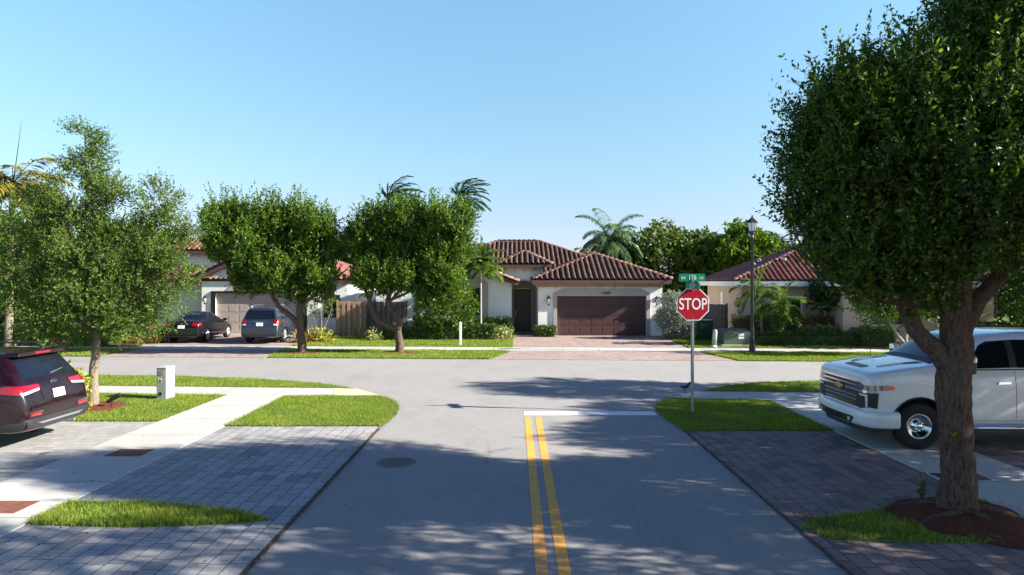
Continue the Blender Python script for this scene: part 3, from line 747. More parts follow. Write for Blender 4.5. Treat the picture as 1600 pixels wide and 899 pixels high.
tree('flat topped bright green street tree with twisted trunk before the wooden fence',(-4.72,27.9,0),
 [([(0,0,-.1),(0,0,.4),(-.06,0,1.0),(-.02,0,1.35),(-.28,0,1.75),(-.5,.0,2.2),(-.3,.1,2.8),(0,.1,4.4)],[.21,.15,.14,.13,.11,.10,.07,.03]),
  ([(-.05,0,1.0),(-.45,0,1.1),(-.9,0,1.35),(-1.1,0,1.75),(-1.4,0,2.6),(-1.55,0,3.3),(-1.8,.1,4.4)],[.13,.11,.10,.09,.07,.06,.02]),
  ([(-.45,0,2.1),(.2,-.3,2.7),(.9,-.3,3.3),(1.6,-.2,4.2)],[.07,.06,.05,.02]),([(-.35,0,2.5),(-.1,-.5,3.3),(.3,-.6,4.0),(.6,-.5,4.9)],[.06,.05,.03,.02]),
  ([(-1.2,0,2.2),(-.9,-.4,3.2),(-.7,-.4,4.3)],[.06,.04,.02]),([(-.5,0,2.1),(.3,.2,2.5),(1.4,.1,2.9),(2.2,0,3.6)],[.06,.05,.04,.02])],
 [dict(name='crown',lobes=dense(tB,.7),nshoot=1700,per=12,slen=.4,L=.13,W=.065,mat='ficus',up=.5,thr=-.5,seed=4.1),dict(name='crown',lobes=tB,nshoot=3700,per=14,slen=.55,L=.12,W=.06,mat='ficus_b',up=.8,twigs=5,shell=.78,thr=-.05,clump=.8,seed=4.1),dict(name='crown',lobes=[(x,0,5.35,.8) for x in (-.6,.2,1.0,1.9)],nshoot=75,per=24,slen=.75,L=.11,W=.055,mat='ficus_b',up=.95,shell=.9,zmin=5.6,thr=-2)],'bark','flat topped trees across the road',jit=.12)  # darker leaf colour of the inner crown paints the shade at its core
# lower leafy shrub tree right of it
tree('leafy green shrub tree behind the low clipped hedge, left of the dark window',(-3.5,34.6,0),
 [([(0,0,0),(.05,0,.7),(0,0,1.6)],[.07,.05,.03]),([(0,0,.3),(-.5,0,1.0),(-.8,0,1.6)],[.05,.04,.02]),([(0,0,.4),(.5,0,1.1),(.8,0,1.8)],[.05,.04,.02])],
 [dict(name='crown',lobes=[(0,0,1.6,.95),(.7,0,1.7,.8),(-.8,.1,1.4,.8),(.3,0,2.5,.85),(-.4,0,2.4,.7),(1.0,0,1.1,.45)],nshoot=780,per=12,slen=.34,L=.12,W=.06,mat='ficus_b',up=.45,twigs=8,thr=-.5,seed=2)],'bark',name='shrub_tree')
# ------------------------------------------------------------------ oak like tree, front left
ox,oy=-9.75,15.75
ol=[(.0,0,2.42,1.3,1.2,.75),(-1.1,0,2.7,.85),(1.2,0,2.6,.9),(.2,0,3.5,1.0),(-1.0,.2,3.7,.8),(1.5,0,3.6,.75),(-.4,0,4.7,.7),(1.55,0,4.75,.48),(2.05,.1,4.25,.42),(-.15,0,5.5,.48),(-.25,0,6.25,.30),(.15,0,6.0,.22),(.4,0,5.0,.4),(-1.35,0,4.6,.45),(1.0,-.3,2.1,.55),(-.6,-.4,2.1,.62),(1.9,0,3.1,.5),(-1.8,0,3.2,.45),(.95,0,4.1,.4)]
tree('slender live oak with airy fine leaved crown in the lawn behind the maroon car',(ox,oy,0),
 [([(0,0,-.1),(.02,0,.5),(.05,0,1.2),(.09,0,1.9),(.0,0,2.9),(-.1,0,4.2),(-.15,0,5.4),(-.2,0,6.4)],[.15,.10,.09,.085,.07,.05,.03,.01]),
  ([(.08,0,1.8),(.6,0,2.4),(1.2,0,3.4),(1.5,0,4.5)],[.055,.05,.035,.01]),([(.06,0,1.7),(-.5,0,2.2),(-1.1,.1,3.1),(-1.3,.1,4.4)],[.055,.045,.03,.01]),([(0,0,2.8),(.5,-.2,3.6),(.9,-.2,4.6)],[.04,.03,.01]),([(0,0,3),(-.5,.2,3.7),(-.9,.2,4.6)],[.04,.03,.01])],
 [dict(name='crown',lobes=ol,nshoot=7600,per=12,slen=.30,L=.062,W=.030,mat='oak',up=.35,twigs=2,twr=.004,shell=.35,inside=.2,thr=-.08,clump=.75,seed=.7)],'bark_l',name='oak_tree')
# yellow-green shrub behind the car
def bush(name,label,cat,P,lobes,ns,per,slen,L,W,mat,group=None,up=.45,stems=5,thr=-.6):
    root=empty(name,P); tag(root,label,cat,group); mb=MB()
    for i in range(stems):
        l=lobes[i%len(lobes)]; mb.tube([(random.uniform(-.05,.05),random.uniform(-.05,.05),-.03),(l[0]*.4,l[1]*.4,l[2]*.5),(l[0],l[1],l[2])],[.018,.013,.006],5)
    mb.build('stem',M['bark'],root); crown('foliage',lobes,ns,per,slen,L,W,mat,root,up=up,thr=thr,shell=.55)
    return root
bush('yellow_shrub','yellow green croton shrub between the maroon car and the slender tree','shrub',(-9.98,15.25,0),[(0,0,.35,.3),(-.12,0,.65,.27),(.12,0,.6,.24),(-.2,0,.95,.2),(.0,.1,.15,.28)],230,9,.2,.10,.05,'yellowleaf')
# palms ---------------------------------------------------------------
def frond(pts_out, d_out, L_out, base, az, elev, length, droop, nleaf, leafL, wind=None, v=0.5, hang=.3):
    base=Vector(base); d=Vector((math.cos(az)*math.cos(elev),math.sin(az)*math.cos(elev),math.sin(elev))); p=base.copy(); pts=[p.copy()]; n=14
    for i in range(n):
        d=(d+Vector((0,0,-droop/n*(1+i*.12)))+(Vector(wind)/n if wind else Vector())).normalized()
        p=p+d*length/n; pts.append(p.copy())
    for i in range(nleaf):
        f=.12+.88*i/(nleaf-1); k=f*n; j=min(int(k),n-1); q=pts[j].lerp(pts[j+1],k-j); tg=(pts[j+1]-pts[j]).normalized()
        side=tg.cross(Vector((0,0,1))); side=side.normalized() if side.length>.05 else Vector((0,1,0))
        upv=side.cross(tg).normalized()
        ll=leafL*(math.sin(math.pi*min(1,.18+f*.80))**.7)*random.uniform(.85,1.1)
        for s in (-1,1):
            dd=(side*s*(.9)+tg*.55+upv*v*random.uniform(.3,1)-Vector((0,0,hang)))
            if wind: dd+=Vector(wind)*.8
            pts_out.append(tuple(q)); d_out.append(tuple(dd.normalized())); L_out.append(ll)
    return pts
def palm(label,base,h,nf,flen,leafL,leafW,mat,lean=(0,0),trunkr=.1,droop=1.1,wind=None,name='palm_tree',group=None,elev=(-.3,1.2),nleaf=34,crownshaft=False,spear=0,dead=0,barkm='bark_p',azr=(0,6.283),seed=1,hang=.3):
    random.seed(seed); root=empty(name,base); tag(root,label,'palm tree',group)
    top=Vector((lean[0],lean[1],h)); mb=MB()
    ps,rs=wobble([(0,0,-.1),(lean[0]*.15,lean[1]*.15,h*.3),(lean[0]*.5,lean[1]*.5,h*.65),top],[trunkr*1.25,trunkr,trunkr*.85,trunkr*.8],.18,.006,seed)
    rs=[r*(1.06 if i%2 else .97) for i,r in enumerate(rs)]; mb.tube(ps,rs,10)
    mb.build('trunk',M[barkm],root,True)
    if crownshaft:
        mb=MB(); mb.lathe([(trunkr*.8,-.05),(trunkr*1.15,.1),(trunkr*.95,.5),(trunkr*.5,.85)],top); mb.build('crownshaft',M['hedge'],root,True)
        top=top+Vector((0,0,.7))
    P=[];D=[];LL=[];rb=MB()
    for i in range(nf):
        az=azr[0]+(azr[1]-azr[0])*((i*.618)%1)+random.uniform(-.15,.15); f=i/max(1,nf-1); el=elev[1]+(elev[0]-elev[1])*f+random.uniform(-.12,.12)
        pts=frond(P,D,LL,top,az,el,flen*random.uniform(.8,1.1),droop*random.uniform(.8,1.2),nleaf,leafL,wind,hang=hang)
        rb.tube(pts,[.022*(1-k/15)+.005 for k in range(len(pts))],4)
    if spear: rb.tube([top,top+Vector((.2,0,spear*.5)),top+Vector((.38,0,spear))],[.03,.02,.006],5)
    rb.build('frond_stem',M['hedge'],root)
    P=np.array(P);D=unit(np.array(D));LL=np.array(LL)
    n=len(P); S=unit(np.cross(D,np.array([0,0,1.0])+rng.normal(0,.25,(n,3)))); tipd=unit(D+np.array([0,0,-.35]))
    mid=P+D*LL[:,None]*.5; tip=mid+tipd*LL[:,None]*.5
    V=np.stack([P-S*leafW*.3,mid-S*leafW*.5,tip,mid+S*leafW*.5],1).reshape(-1,3)
    link_mesh('foliage',fast_mesh('foliage',V,np.arange(4*n).reshape(n,4)),M[mat],root)
    return root
palm('tall yellowing palm with one upright spear leaf at the far left edge',(-23.0,31,0),7.4,19,2.6,.8,.10,'palm_y',lean=(.2,0),trunkr=.15,droop=.9,spear=2.8,nleaf=30,elev=(-.5,1.1),seed=4,barkm='bark_l',hang=.6)
palm('windblown coconut palm behind the left flat topped trees',(-11.2,60,0),10.2,16,3.3,.95,.11,'palm_d',trunkr=.16,droop=.7,wind=(1.1,0,.1),seed=5,group='windblown palms behind the houses',azr=(-1.3,2.6),elev=(0.1,1.4))
palm('windblown coconut palm with one yellow frond, behind the right flat topped tree',(-5.0,60,0),10.3,16,3.3,.95,.11,'palm_d',trunkr=.16,droop=.7,wind=(1.0,0,.0),seed=8,group='windblown palms behind the houses',azr=(-1.3,2.6),elev=(-.1,1.4))
palm('tall feathery queen palm rising behind the brown tiled roof',(7.5,54,0),6.2,32,3.5,.85,.07,'palm_b',trunkr=.2,droop=1.15,seed=11,name='queen_palm',nleaf=60,elev=(-.5,1.3),hang=.8,wind=(.25,0,0))
palm('small yellowish palm beside the queen palm, just above the brown roof',(5.3,52,0),5.1,10,1.5,.5,.06,'palm_y',trunkr=.1,seed=13,droop=1.3)
palm('slim young palm with thin pale trunk in front of the dark window',(-1.83,36.3,0),3.8,28,1.5,.65,.07,'palm',trunkr=.06,droop=.75,seed=17,name='slim_palm',elev=(-.1,1.5),barkm='bark_w',hang=.25)
palm('clump palm behind the lamp post, in front of the tan house',(12.2,31.4,0),1.9,15,1.55,.6,.06,'palm',trunkr=.07,droop=1.2,seed=19,elev=(-.4,1.3))
palm('leaning palm stem in the clump behind the lamp post',(11.5,31.7,0),2.5,12,1.4,.5,.055,'palm',lean=(-.3,0),trunkr=.06,droop=1.3,seed=23,elev=(-.4,1.3))
for i,(x,y,h) in enumerate(((20.5,58,6.4),(23.2,60,6.3),(18.6,62,6.6))):
    palm(['palm top showing left of the lamp post above the tan house','palm top just right of the lantern above the tan house','palm top at the left of the far palms above the tan house'][i],(x,y,0),h,12,2.2,.8,.09,'palm_d',trunkr=.15,droop=1.1,seed=30+i,group='palm tops behind the tan house')
# background trees -------------------------------------------------------
bgt=[('dense round mango tree behind the brown roofed house',(12.6,56,0),7.6,4.0,'mango'),
 ('dark rounded tree at the left of the mango trees behind the houses',(8.9,57,0),6.4,2.6,'darkleaf'),
 ('lower mango tree in front of the taller pale green tree',(15.5,55,0),6.9,3.0,'mango'),
 ('bright green upright tree right of the mango trees',(17.4,52,0),7.3,2.3,'ficus_b'),
 ('dark tree above the left end of the tan house roof',(22,60,0),6.2,4.0,'darkleaf'),
 ('dark tree behind the tan house, right of its roof peak',(29,55,0),6.8,4.2,'darkleaf'),
 ('tree mass beyond the white pickup at far right',(38,52,0),7.5,5,'darkleaf'),
 ('tree behind the left house between the flat topped trees',(-14,58,0),7.0,3.6,'darkleaf'),
 ('tree behind the gap between the two houses',(-8.5,56,0),6.6,3.4,'darkleaf'),
 ('green tree behind the left house roof',(-22,58,0),7.6,4.0,'mango'),
 ('tree behind the cream house at far left',(-33,54,0),7.6,4.5,'mango'),
 ('dark tree at the far left behind the yellowing palm',(-42,52,0),8.2,5,'darkleaf'),
 ('green tree behind the oak on the left',(-27,50,0),7.0,3.4,'mango')]
for i,(lab,b,h,r,m) in enumerate(bgt):
    round_tree(lab,b,h,r,m,1500,10,.7,.36,.18,group='trees behind the houses',name='background_tree',zlow=.05,seed=40+i,thr=-.75,trunkr=.25,clump=1.6,nl=11)
# tree across the street at left whose dark trunk shows below the oak
tree('leafy tree with dark double trunk across the road behind the maroon car roof',(-18.75,28.1,0),
 [([(-.12,0,-.1),(-.14,0,.6),(-.1,0,1.4),(-.5,0,2.6),(-.8,0,4)],[.17,.15,.14,.1,.03]),([(.16,0,-.1),(.2,.0,.6),(.25,0,1.4),(.6,0,2.6),(1,0,4)],[.17,.16,.13,.1,.03])],
 [dict(name='crown',lobes=[(0,0,3.6,1.7,1.3,1.2),(-1.8,0,3.8,1.4,1.2,1.3),(-3.0,0,4.2,1.0),(1.7,0,3.5,1.3),(2.6,0,3.0,1.0),(.4,0,4.8,1.2),(-1.2,0,5.1,1.1),(1.4,.3,2.3,1.0,1,.7),(-1.4,0,2.4,1.0,1,.6)],nshoot=2600,per=11,slen=.5,L=.14,W=.07,mat='oak',up=.4,twigs=9,thr=-.55,seed=3)],'bark')
# small tree with whitish trunk at right, and thin palm stem
tree('small tree with whitish forked trunk on the far lawn, left of the big trunk',(15.4,26.9,0),
 [([(0,0,-.1),(-.02,0,.5),(.02,0,1.0),(.0,0,1.9),(.2,0,3)],[.12,.09,.08,.06,.03]),([(-.02,0,.45),(-.45,0,1.0),(-.75,0,1.5),(-1.1,0,2.3)],[.07,.06,.05,.02]),([(0,0,.9),(.5,0,1.7),(.8,0,2.6)],[.06,.05,.02])],
 [dict(name='crown',lobes=[(0,0,2.6,1.0),(-1.0,0,2.1,.8),(.9,0,2.4,.9),(-1.3,0,1.6,.55),(0,0,3.4,1.0),(.3,0,1.7,.5)],nshoot=760,per=10,slen=.4,L=.13,W=.065,mat='ficus_b',up=.4,twigs=6,thr=-.2,seed=6)],'bark_w')
round_tree('dark round tree in front of the tan house, right of the clump palm',(15.8,33.0,0),4.0,1.5,'darkleaf',900,11,.42,.16,.09,seed=61,zlow=.28,trunkr=.07,name='garden_tree')
round_tree('dark tree beside the whitish trunked tree at right',(18.2,31.0,0),5.0,2.4,'darkleaf',1100,11,.45,.17,.09,seed=62,zlow=.2,trunkr=.1,name='garden_tree')
round_tree('dense leafy tree seen behind the cab of the white pickup',(24.0,30.0,0),5.0,3.2,'ficus',1300,11,.5,.2,.1,seed=63,zlow=.12,trunkr=.12,name='garden_tree')
round_tree('leafy tree at the far right edge behind the pickup roof',(27.5,36.0,0),6.0,3.4,'darkleaf',1000,11,.5,.2,.1,seed=64,zlow=.12,trunkr=.12,name='garden_tree')

# hedges ------------------------------------------------------------------
def hedge(label,x0,x1,y0,y1,z,mat,dens=620,L=.095,W=.055,name='clipped_hedge',group=None,z0=.02,rag=.04,cat='hedge',core=True):
    w=x1-x0; d=y1-y0
    root=empty(name,((x0+x1)/2,(y0+y1)/2,0)); tag(root,label,cat,group)
    if core:
        mb=MB(); mb.box(-w/2+.10,w/2-.10,-d/2+.10,d/2-.10,z0-.02,z-.12); mb.build('inner_twigs',M['hedge'] if mat!='copper' else M['bark'],root,bevel=.05)
    areas=[('f',w*z),('b',w*z*.5),('l',d*z),('r',d*z),('t',w*d)]
    P=[];N=[]
    for k,a in areas:
        n=int(a*dens)
        if k in 'fb':
            x=rng.uniform(-w/2,w/2,n);zz=rng.uniform(z0,z,n);y=np.full(n,-d/2 if k=='f' else d/2);nn=np.tile([0,-1 if k=='f' else 1,0.],(n,1))
        elif k in 'lr':
            y=rng.uniform(-d/2,d/2,n);zz=rng.uniform(z0,z,n);x=np.full(n,-w/2 if k=='l' else w/2);nn=np.tile([-1 if k=='l' else 1,0,0.],(n,1))
        else:
            x=rng.uniform(-w/2,w/2,n);y=rng.uniform(-d/2,d/2,n);zz=np.full(n,z);nn=np.tile([0,0,1.],(n,1))
        p=np.stack([x,y,zz],1)+nn*0; 
        und=(np.sin(x*3.1+x0)+np.sin(x*7.3+zz*5))*.015
        p=p-nn*(.02+rng.uniform(0,1,(n,1))*.06)+nn*und[:,None]+rng.normal(0,rag,(n,3))
        P.append(p);N.append(nn)
    P=np.concatenate(P);N=np.concatenate(N)
    # round the corners
    leaves('foliage',P,N*.5+unit(rng.normal(0,1,P.shape))*.9+np.array([0,0,.25]),L,W,mat,root)
    return root
hedge('long low clipped hedge in front of the shrub tree, left of the white post',-6.8,-2.05,34.2,35.0,.62,'hedge',name='clipped_hedge')
hedge('short clipped box hedge right of the white post, slightly taller than the long one',-2.1,-1.0,34.3,35.3,.75,'hedge')
hedge('dark hedge along the wall under the dark window',-5.6,-.2,37.1,37.7,.95,'darkleaf')
hedge('small clipped green box bush between the front door and the garage door',1.05,2.15,36.3,36.95,.55,'hedge')
hedge('tall copper and green hedge in front of the tan house',10.6,19.2,32.8,33.6,1.25,'copper',dens=300,L=.1,W=.06,rag=.06)
hedge('low dark clipped hedge right of the lamp post',10.6,15.6,31.0,31.8,.62,'hedge',dens=420)
hedge('low yellow green hedge behind the dark clipped one',13.4,19.0,31.9,32.5,.82,'varieg',dens=200,L=.1,W=.06,rag=.06)
hedge('loose light green hedge beside the whitish trunked tree',15.6,17.3,30.9,31.8,.75,'ficus_b',dens=260,L=.12,W=.06,rag=.08)
hedge('long dark hedge across the road behind the maroon car roof',-24.5,-18.3,30.9,31.8,.95,'darkleaf',dens=320)
hedge('dark hedge left of the black sedan',-18.2,-16.9,32.2,33.2,.75,'croton',dens=260,L=.12,W=.07,rag=.08)
hedge('clipped dark hedge beyond the yellowing palm at the left edge',-34,-24.7,31.3,32.3,.95,'darkleaf',dens=160,L=.1,W=.06)
hedge('long low hedge at the far right behind the pickup',19.4,34,30.2,31.2,1.1,'darkleaf',dens=150,L=.1,W=.06)
def plants(label,name,cat,x0,x1,y0,y1,n,h,mat,L,W,group,labels=None):
    pass
def leafy_plant(name,label,cat,P,h,r,mat,n,L,W,group=None):
    root=empty(name,P); tag(root,label,cat,group)
    mb=MB(); mb.tube([(0,0,-.03),(0,0,h*.6)],[.02,.012],5); mb.build('stem',M['bark'],root)
    d=sphere_dirs(n); d[:,2]=np.abs(d[:,2])*.8; q=rng.uniform(.15,1,n)
    p=d*np.array([r,r,h])*q[:,None]; leaves('foliage',p,d+rng.normal(0,.3,(n,3)),L,W,mat,root)
    return root
G1='variegated plants along the hedge of the middle house'
vx=[(-7.0,33.9,'at the left end of the long low hedge'),(-6.3,35.4,'behind the left end of the long low hedge'),(-5.4,35.6,'behind the long low hedge, left of the shrub tree'),(-2.9,35.6,'behind the long low hedge, below the left of the window'),(-2.3,35.7,'behind the white post'),(-1.6,35.9,'at the foot of the slim palm'),(-.85,35.2,'right of the short box hedge'),(-.45,35.9,'by the path, left of the front door'),(-.55,34.9,'at the corner of the lawn beside the driveway')]
for x,y,s in vx: leafy_plant('variegated_plant','yellow green variegated plant '+s,'plant',(x,y,0),.85,.42,'varieg',130,.2,.085,G1)
G2='croton bushes in the mulch bed by the parked grey car'
mulch_ring(-9.9,33.2,1.25,'red mulch bed under the croton bushes beside the driveway',squash=.5)
for i,(x,y,m,h,s) in enumerate(((-10.5,33.3,'croton',.75,'dark red croton bush nearest the parked grey car'),(-9.9,33.0,'croton',.62,'orange red croton bush in the middle of the mulch bed'),(-9.3,33.3,'yellowleaf',.9,'yellow green bush at the right end of the croton bed'),(-10.0,33.8,'yellowleaf',.95,'yellow green bush behind the red crotons'))):
    leafy_plant('croton_bush',s,'bush',(x,y,.03),h,.55,m,260,.15,.07,G2)
tree('thin wispy shrub standing in the croton bed by the white wall',(-9.9,34.6,0),[([(0,0,0),(.1,0,.8),(0,0,1.6)],[.04,.03,.01]),([(0,0,.3),(-.3,0,1),(-.4,0,1.6)],[.03,.02,.01]),([(0,0,.3),(.4,0,1),(.6,0,1.7)],[.03,.02,.01])],
 [dict(name='crown',lobes=[(0,0,1.7,.5),(-.4,0,1.5,.4),(.5,0,1.7,.4)],nshoot=110,per=9,slen=.4,L=.1,W=.05,mat='oak',twigs=2,thr=-.4)],'bark_l',name='shrub')
bush('silver_shrub','large rounded silvery grey shrub between the garage and the stop sign','shrub',(8.25,35.0,0),[(0,0,1.3,.85),(-.25,0,1.75,.65),(.35,0,1.7,.65),(0,0,.7,.75),(.3,-.2,1.1,.7),(-.45,0,1.0,.6)],1500,11,.24,.075,.04,'silver',stems=8)
G3='low plants along the left hedge'
for x,y,m,s in ((-17.6,31.6,'croton','reddish plant at the left corner of the driveway with the sedan'),(-21.5,32.4,'varieg','pale variegated plant above the dark hedge, left of the double trunk'),(-22.7,32.6,'varieg','pale variegated plant by the yellowing palm trunk'),(-18.9,31.0,'croton','reddish plant at the right end of the dark left hedge')):
    leafy_plant('low_plant',s,'plant',(x,y,.2 if m=='varieg' else 0),1.0,.5,m,150,.16,.08,G3)
mulch_ring(-18.2,30.9,1.3,'red mulch strip in front of the dark left hedge',squash=.22)
mulch_ring(16.3,30.45,1.7,'red mulch strip below the light green hedge at right',squash=.2)
mulch_ring(-.9,34.7,.8,'small mulch bed at the driveway corner, left of the front door',squash=.5)

round_tree('dark leafy garden tree behind the left hedge, beside the yellowing palm trunk',(-25.2,34.5,0),5.6,2.3,'darkleaf',1100,11,.45,.17,.09,seed=71,zlow=.2,trunkr=.1,name='garden_tree')
round_tree('dark green garden tree behind the double trunk tree at left',(-21.0,34.2,0),5.0,2.0,'ficus',1000,11,.45,.16,.08,seed=72,zlow=.22,trunkr=.1,name='garden_tree')

# ------------------------------------------------------------------ building helpers
def panel(name, outline, holes, y0, y1, mat, parent, M4=None, bevel=0):
    """wall in the x,z plane between y0 (front) and y1, with openings"""
    bm=bmesh.new(); es=[]
    for loop in [outline]+list(holes):
        vs=[bm.verts.new((a,y0,b)) for a,b in loop]
        for i in range(len(vs)): es.append(bm.edges.new((vs[i],vs[(i+1)%len(vs)])))
    bmesh.ops.triangle_fill(bm,use_beauty=True,use_dissolve=False,edges=es)
    r=bmesh.ops.extrude_face_region(bm,geom=list(bm.faces))
    for v in r['geom']:
        if isinstance(v,bmesh.types.BMVert): v.co.y=y1
    bmesh.ops.recalc_face_normals(bm,faces=bm.faces)
    me=bpy.data.meshes.new(name); bm.to_mesh(me); bm.free()
    if M4 is not None: me.transform(M4)
    o=link_mesh(name,me,mat,parent)
    if bevel:
        md=o.modifiers.new('bevel','BEVEL'); md.width=bevel; md.segments=2; md.limit_method='ANGLE'
    return o
def rect(x0,x1,z0,z1): return [(x0,z0),(x1,z0),(x1,z1),(x0,z1)]
def text_mesh(body, size, align='CENTER', ext=.004, off=0.0, sx=1.0):
    c=bpy.data.curves.new('t','FONT'); c.body=body; c.size=size; c.align_x=align; c.align_y='CENTER'; c.extrude=ext; c.offset=off
    o=bpy.data.objects.new('t',c); COL.objects.link(o); o.scale=(sx,1,1)
    dg=bpy.context.evaluated_depsgraph_get(); dg.update()
    me=bpy.data.meshes.new_from_object(o.evaluated_get(dg)); me.transform(Matrix.Diagonal((sx,1,1,1)))
    bpy.data.objects.remove(o); bpy.data.curves.remove(c)
    return me
def text_obj(name, body, size, loc, mat, parent, rot=(R(90),0,0), **kw):
    me=text_mesh(body,size,**kw); me.materials.clear()
    o=link_mesh(name,me,mat,parent); o.location=loc; o.rotation_euler=rot
    return o
def pip(a,b,poly):
    ins=False;n=len(poly)
    for i in range(n):
        x1,y1=poly[i];x2,y2=poly[(i+1)%n]
        if (y1>b)!=(y2>b) and a<(x2-x1)*(b-y1)/(y2-y1)+x1: ins=not ins
    return ins
def tile_plane(tm, um, pts3, pitchw=.30, course=.36, rad=.105):
    """pts3: polygon, first two points along the eave (left to right seen from outside). adds tiles to tm, underlay to um"""
    P=[Vector(p) for p in pts3]; O=P[0]; u=(P[1]-P[0]).normalized(); n=u.cross(P[2]-P[0]).normalized()
    if n.z<0: n=-n
    v=n.cross(u).normalized()
    if v.z<0: v=-v
    pl=[((p-O).dot(u),(p-O).dot(v)) for p in P]
    umax=max(a for a,b in pl);umin=min(a for a,b in pl);vmax=max(b for a,b in pl)
    k=len(P)
    um.add([p for p in P]+[p-n*.06 for p in P],[tuple(range(k)),tuple(range(2*k-1,k-1,-1))]+[(i,k+i,k+(i+1)%k,(i+1)%k) for i in range(k)])
    SEG=6
    a=umin+pitchw/2
    while a<umax:
        b=0.0
        while b<vmax:
            if pip(a,b+course*.45,pl):
                jj=random.uniform(-.006,.006)
                base=O+u*(a+jj)+v*(b-.03); vs=[]
                for e,(L,r,hh) in enumerate(((0,rad*1.08,.045),(course+.05,rad*.92,.012))):
                    for s in range(SEG+1):
                        th=math.pi*s/SEG
                        vs.append(base+v*L+u*(math.cos(th)*r)+n*(math.sin(th)*r*1.15+hh))
                for s in range(SEG+1):
                    th=math.pi*s/SEG; r=rad*.86
                    vs.append(base+u*(math.cos(th)*r)+n*(math.sin(th)*r*1.15+.03))
                q=SEG+1
                fs=[(s,s+1,q+s+1,q+s) for s in range(SEG)]+[(2*q+s,2*q+s+1,s+1,s) for s in range(SEG)]
                tm.add(vs,fs)
                # shallow pan between the covers
                bp=O+u*(a+pitchw/2)+v*(b-.03)
                w=pitchw/2
                vs=[bp-u*w+n*.03,bp+n*.012,bp+u*w+n*.03,bp-u*w+v*(course+.02)+n*.012,bp+v*(course+.02)+n*.004,bp+u*w+v*(course+.02)+n*.012]
                if pip(a+pitchw/2,b+course*.45,pl): tm.add(vs,[(0,1,4,3),(1,2,5,4)])
            b+=course
        a+=pitchw
def caps(cm, A, B, r=.13, step=.36):
    A=Vector(A);B=Vector(B); d=(B-A); L=d.length; d.normalize(); s=d.cross(Vector((0,0,1))).normalized(); n=s.cross(d).normalized()
    k=max(1,int(L/step))
    for i in range(k+1):
        base=A+d*(i*L/(k+1)); vs=[]
        for (q,rr,h) in ((-.03,r*1.1,.085),(L/(k+1)+.03,r*.9,.05)):
            for t_ in range(8):
                th=math.pi*t_/7; vs.append(base+d*q+s*(math.cos(th)*rr)+n*(math.sin(th)*rr*.9+h-.03))
        cm.add(vs,[(t_,t_+1,9+t_,8+t_) for t_ in range(7)]+[tuple(range(7,-1,-1))])
def roof(parent, planes, capl, fasc, mtile='tile', mcap='cap', mf='fascia', pw=.30, co=.36, rad=.105):
    tm=MB();um=MB();cm=MB();fm=MB()
    for p in planes: tile_plane(tm,um,p,pw,co,rad)
    ro=tm.build('roof',M[mtile],parent,True)
    um.build('underlay',M['under'],ro)
    for a,b in capl: caps(cm,a,b)
    cm.build('ridge_cap',M[mcap],ro,True)
    for b in fasc: fm.box(*b)
    fm.build('fascia',M[mf],ro)
    return ro
def hip(x0,x1,y0,y1,ze,pitch,ridge_along='x'):
    """rectangular hip roof, returns planes and cap lines"""
    w=x1-x0;d=y1-y0
    if w>=d:
        r=d/2; zr=ze+r*pitch; a=(x0+r,y0+r,zr); b=(x1-r,y0+r,zr)
    else:
        r=w/2; zr=ze+r*pitch; a=(x0+r,y0+r,zr); b=(x0+r,y1-r,zr)
    A=(x0,y0,ze);B=(x1,y0,ze);C=(x1,y1,ze);D=(x0,y1,ze)
    if w>=d: pl=[[A,B,b,a],[B,C,b],[C,D,a,b],[D,A,a]]; cp=[(A,a),(B,b),(C,b),(D,a),(a,b)]
    else: pl=[[A,B,a],[B,C,b,a],[C,D,b],[D,A,a,b]]; cp=[(A,a),(B,a),(C,b),(D,b),(a,b)]
    # drop degenerate triangles
    out=[]
    for p in pl:
        q=[p[0]]
        for s in p[1:]:
            if (Vector(s)-Vector(q[-1])).length>.02: q.append(s)
        if len(q)>2: out.append(q)
    return out,[c for c in cp if (Vector(c[0])-Vector(c[1])).length>.1]
def fasc_ring(x0,x1,y0,y1,ze,h=.2,t=.04):
    return [(x0,x1,y0-t,y0,ze-h,ze+.0),(x0-t,x0,y0-t,y1+t,ze-h,ze+.0),(x1,x1+t,y0-t,y1+t,ze-h,ze+.0)]
def corbels(parent,x0,x1,y0,y1,z,step=.8,w=.09,h=.16):
    n=int((x1-x0)/step)
    for i in range(n+1):
        x=x0+(x1-x0)*i/n; mb=MB(); mb.box(x-w/2,x+w/2,y0,y1,z-h,z); mb.build('corbel',M['soffit'],parent)
def garage_door(x0,x1,z0,z1,y,mat,parent,rows=4,cols=8):
    mb=MB(); hh=(z1-z0)/rows
    for r in range(rows):
        a=z0+r*hh
        mb.box(x0,x1,y,y+.05,a+.006,a+hh-.006)
        cw=(x1-x0)/cols
        for c in range(cols):
            xa=x0+c*cw+.07; xb=x0+(c+1)*cw-.07
            mb.box(xa,xb,y-.008,y,a+.10,a+hh-.10)
    mb.box(x0,x1,y+.052,y+.07,z0,z1)
    g=mb.build('garage_door',mat,parent,bevel=.008,seg=1)
    return g
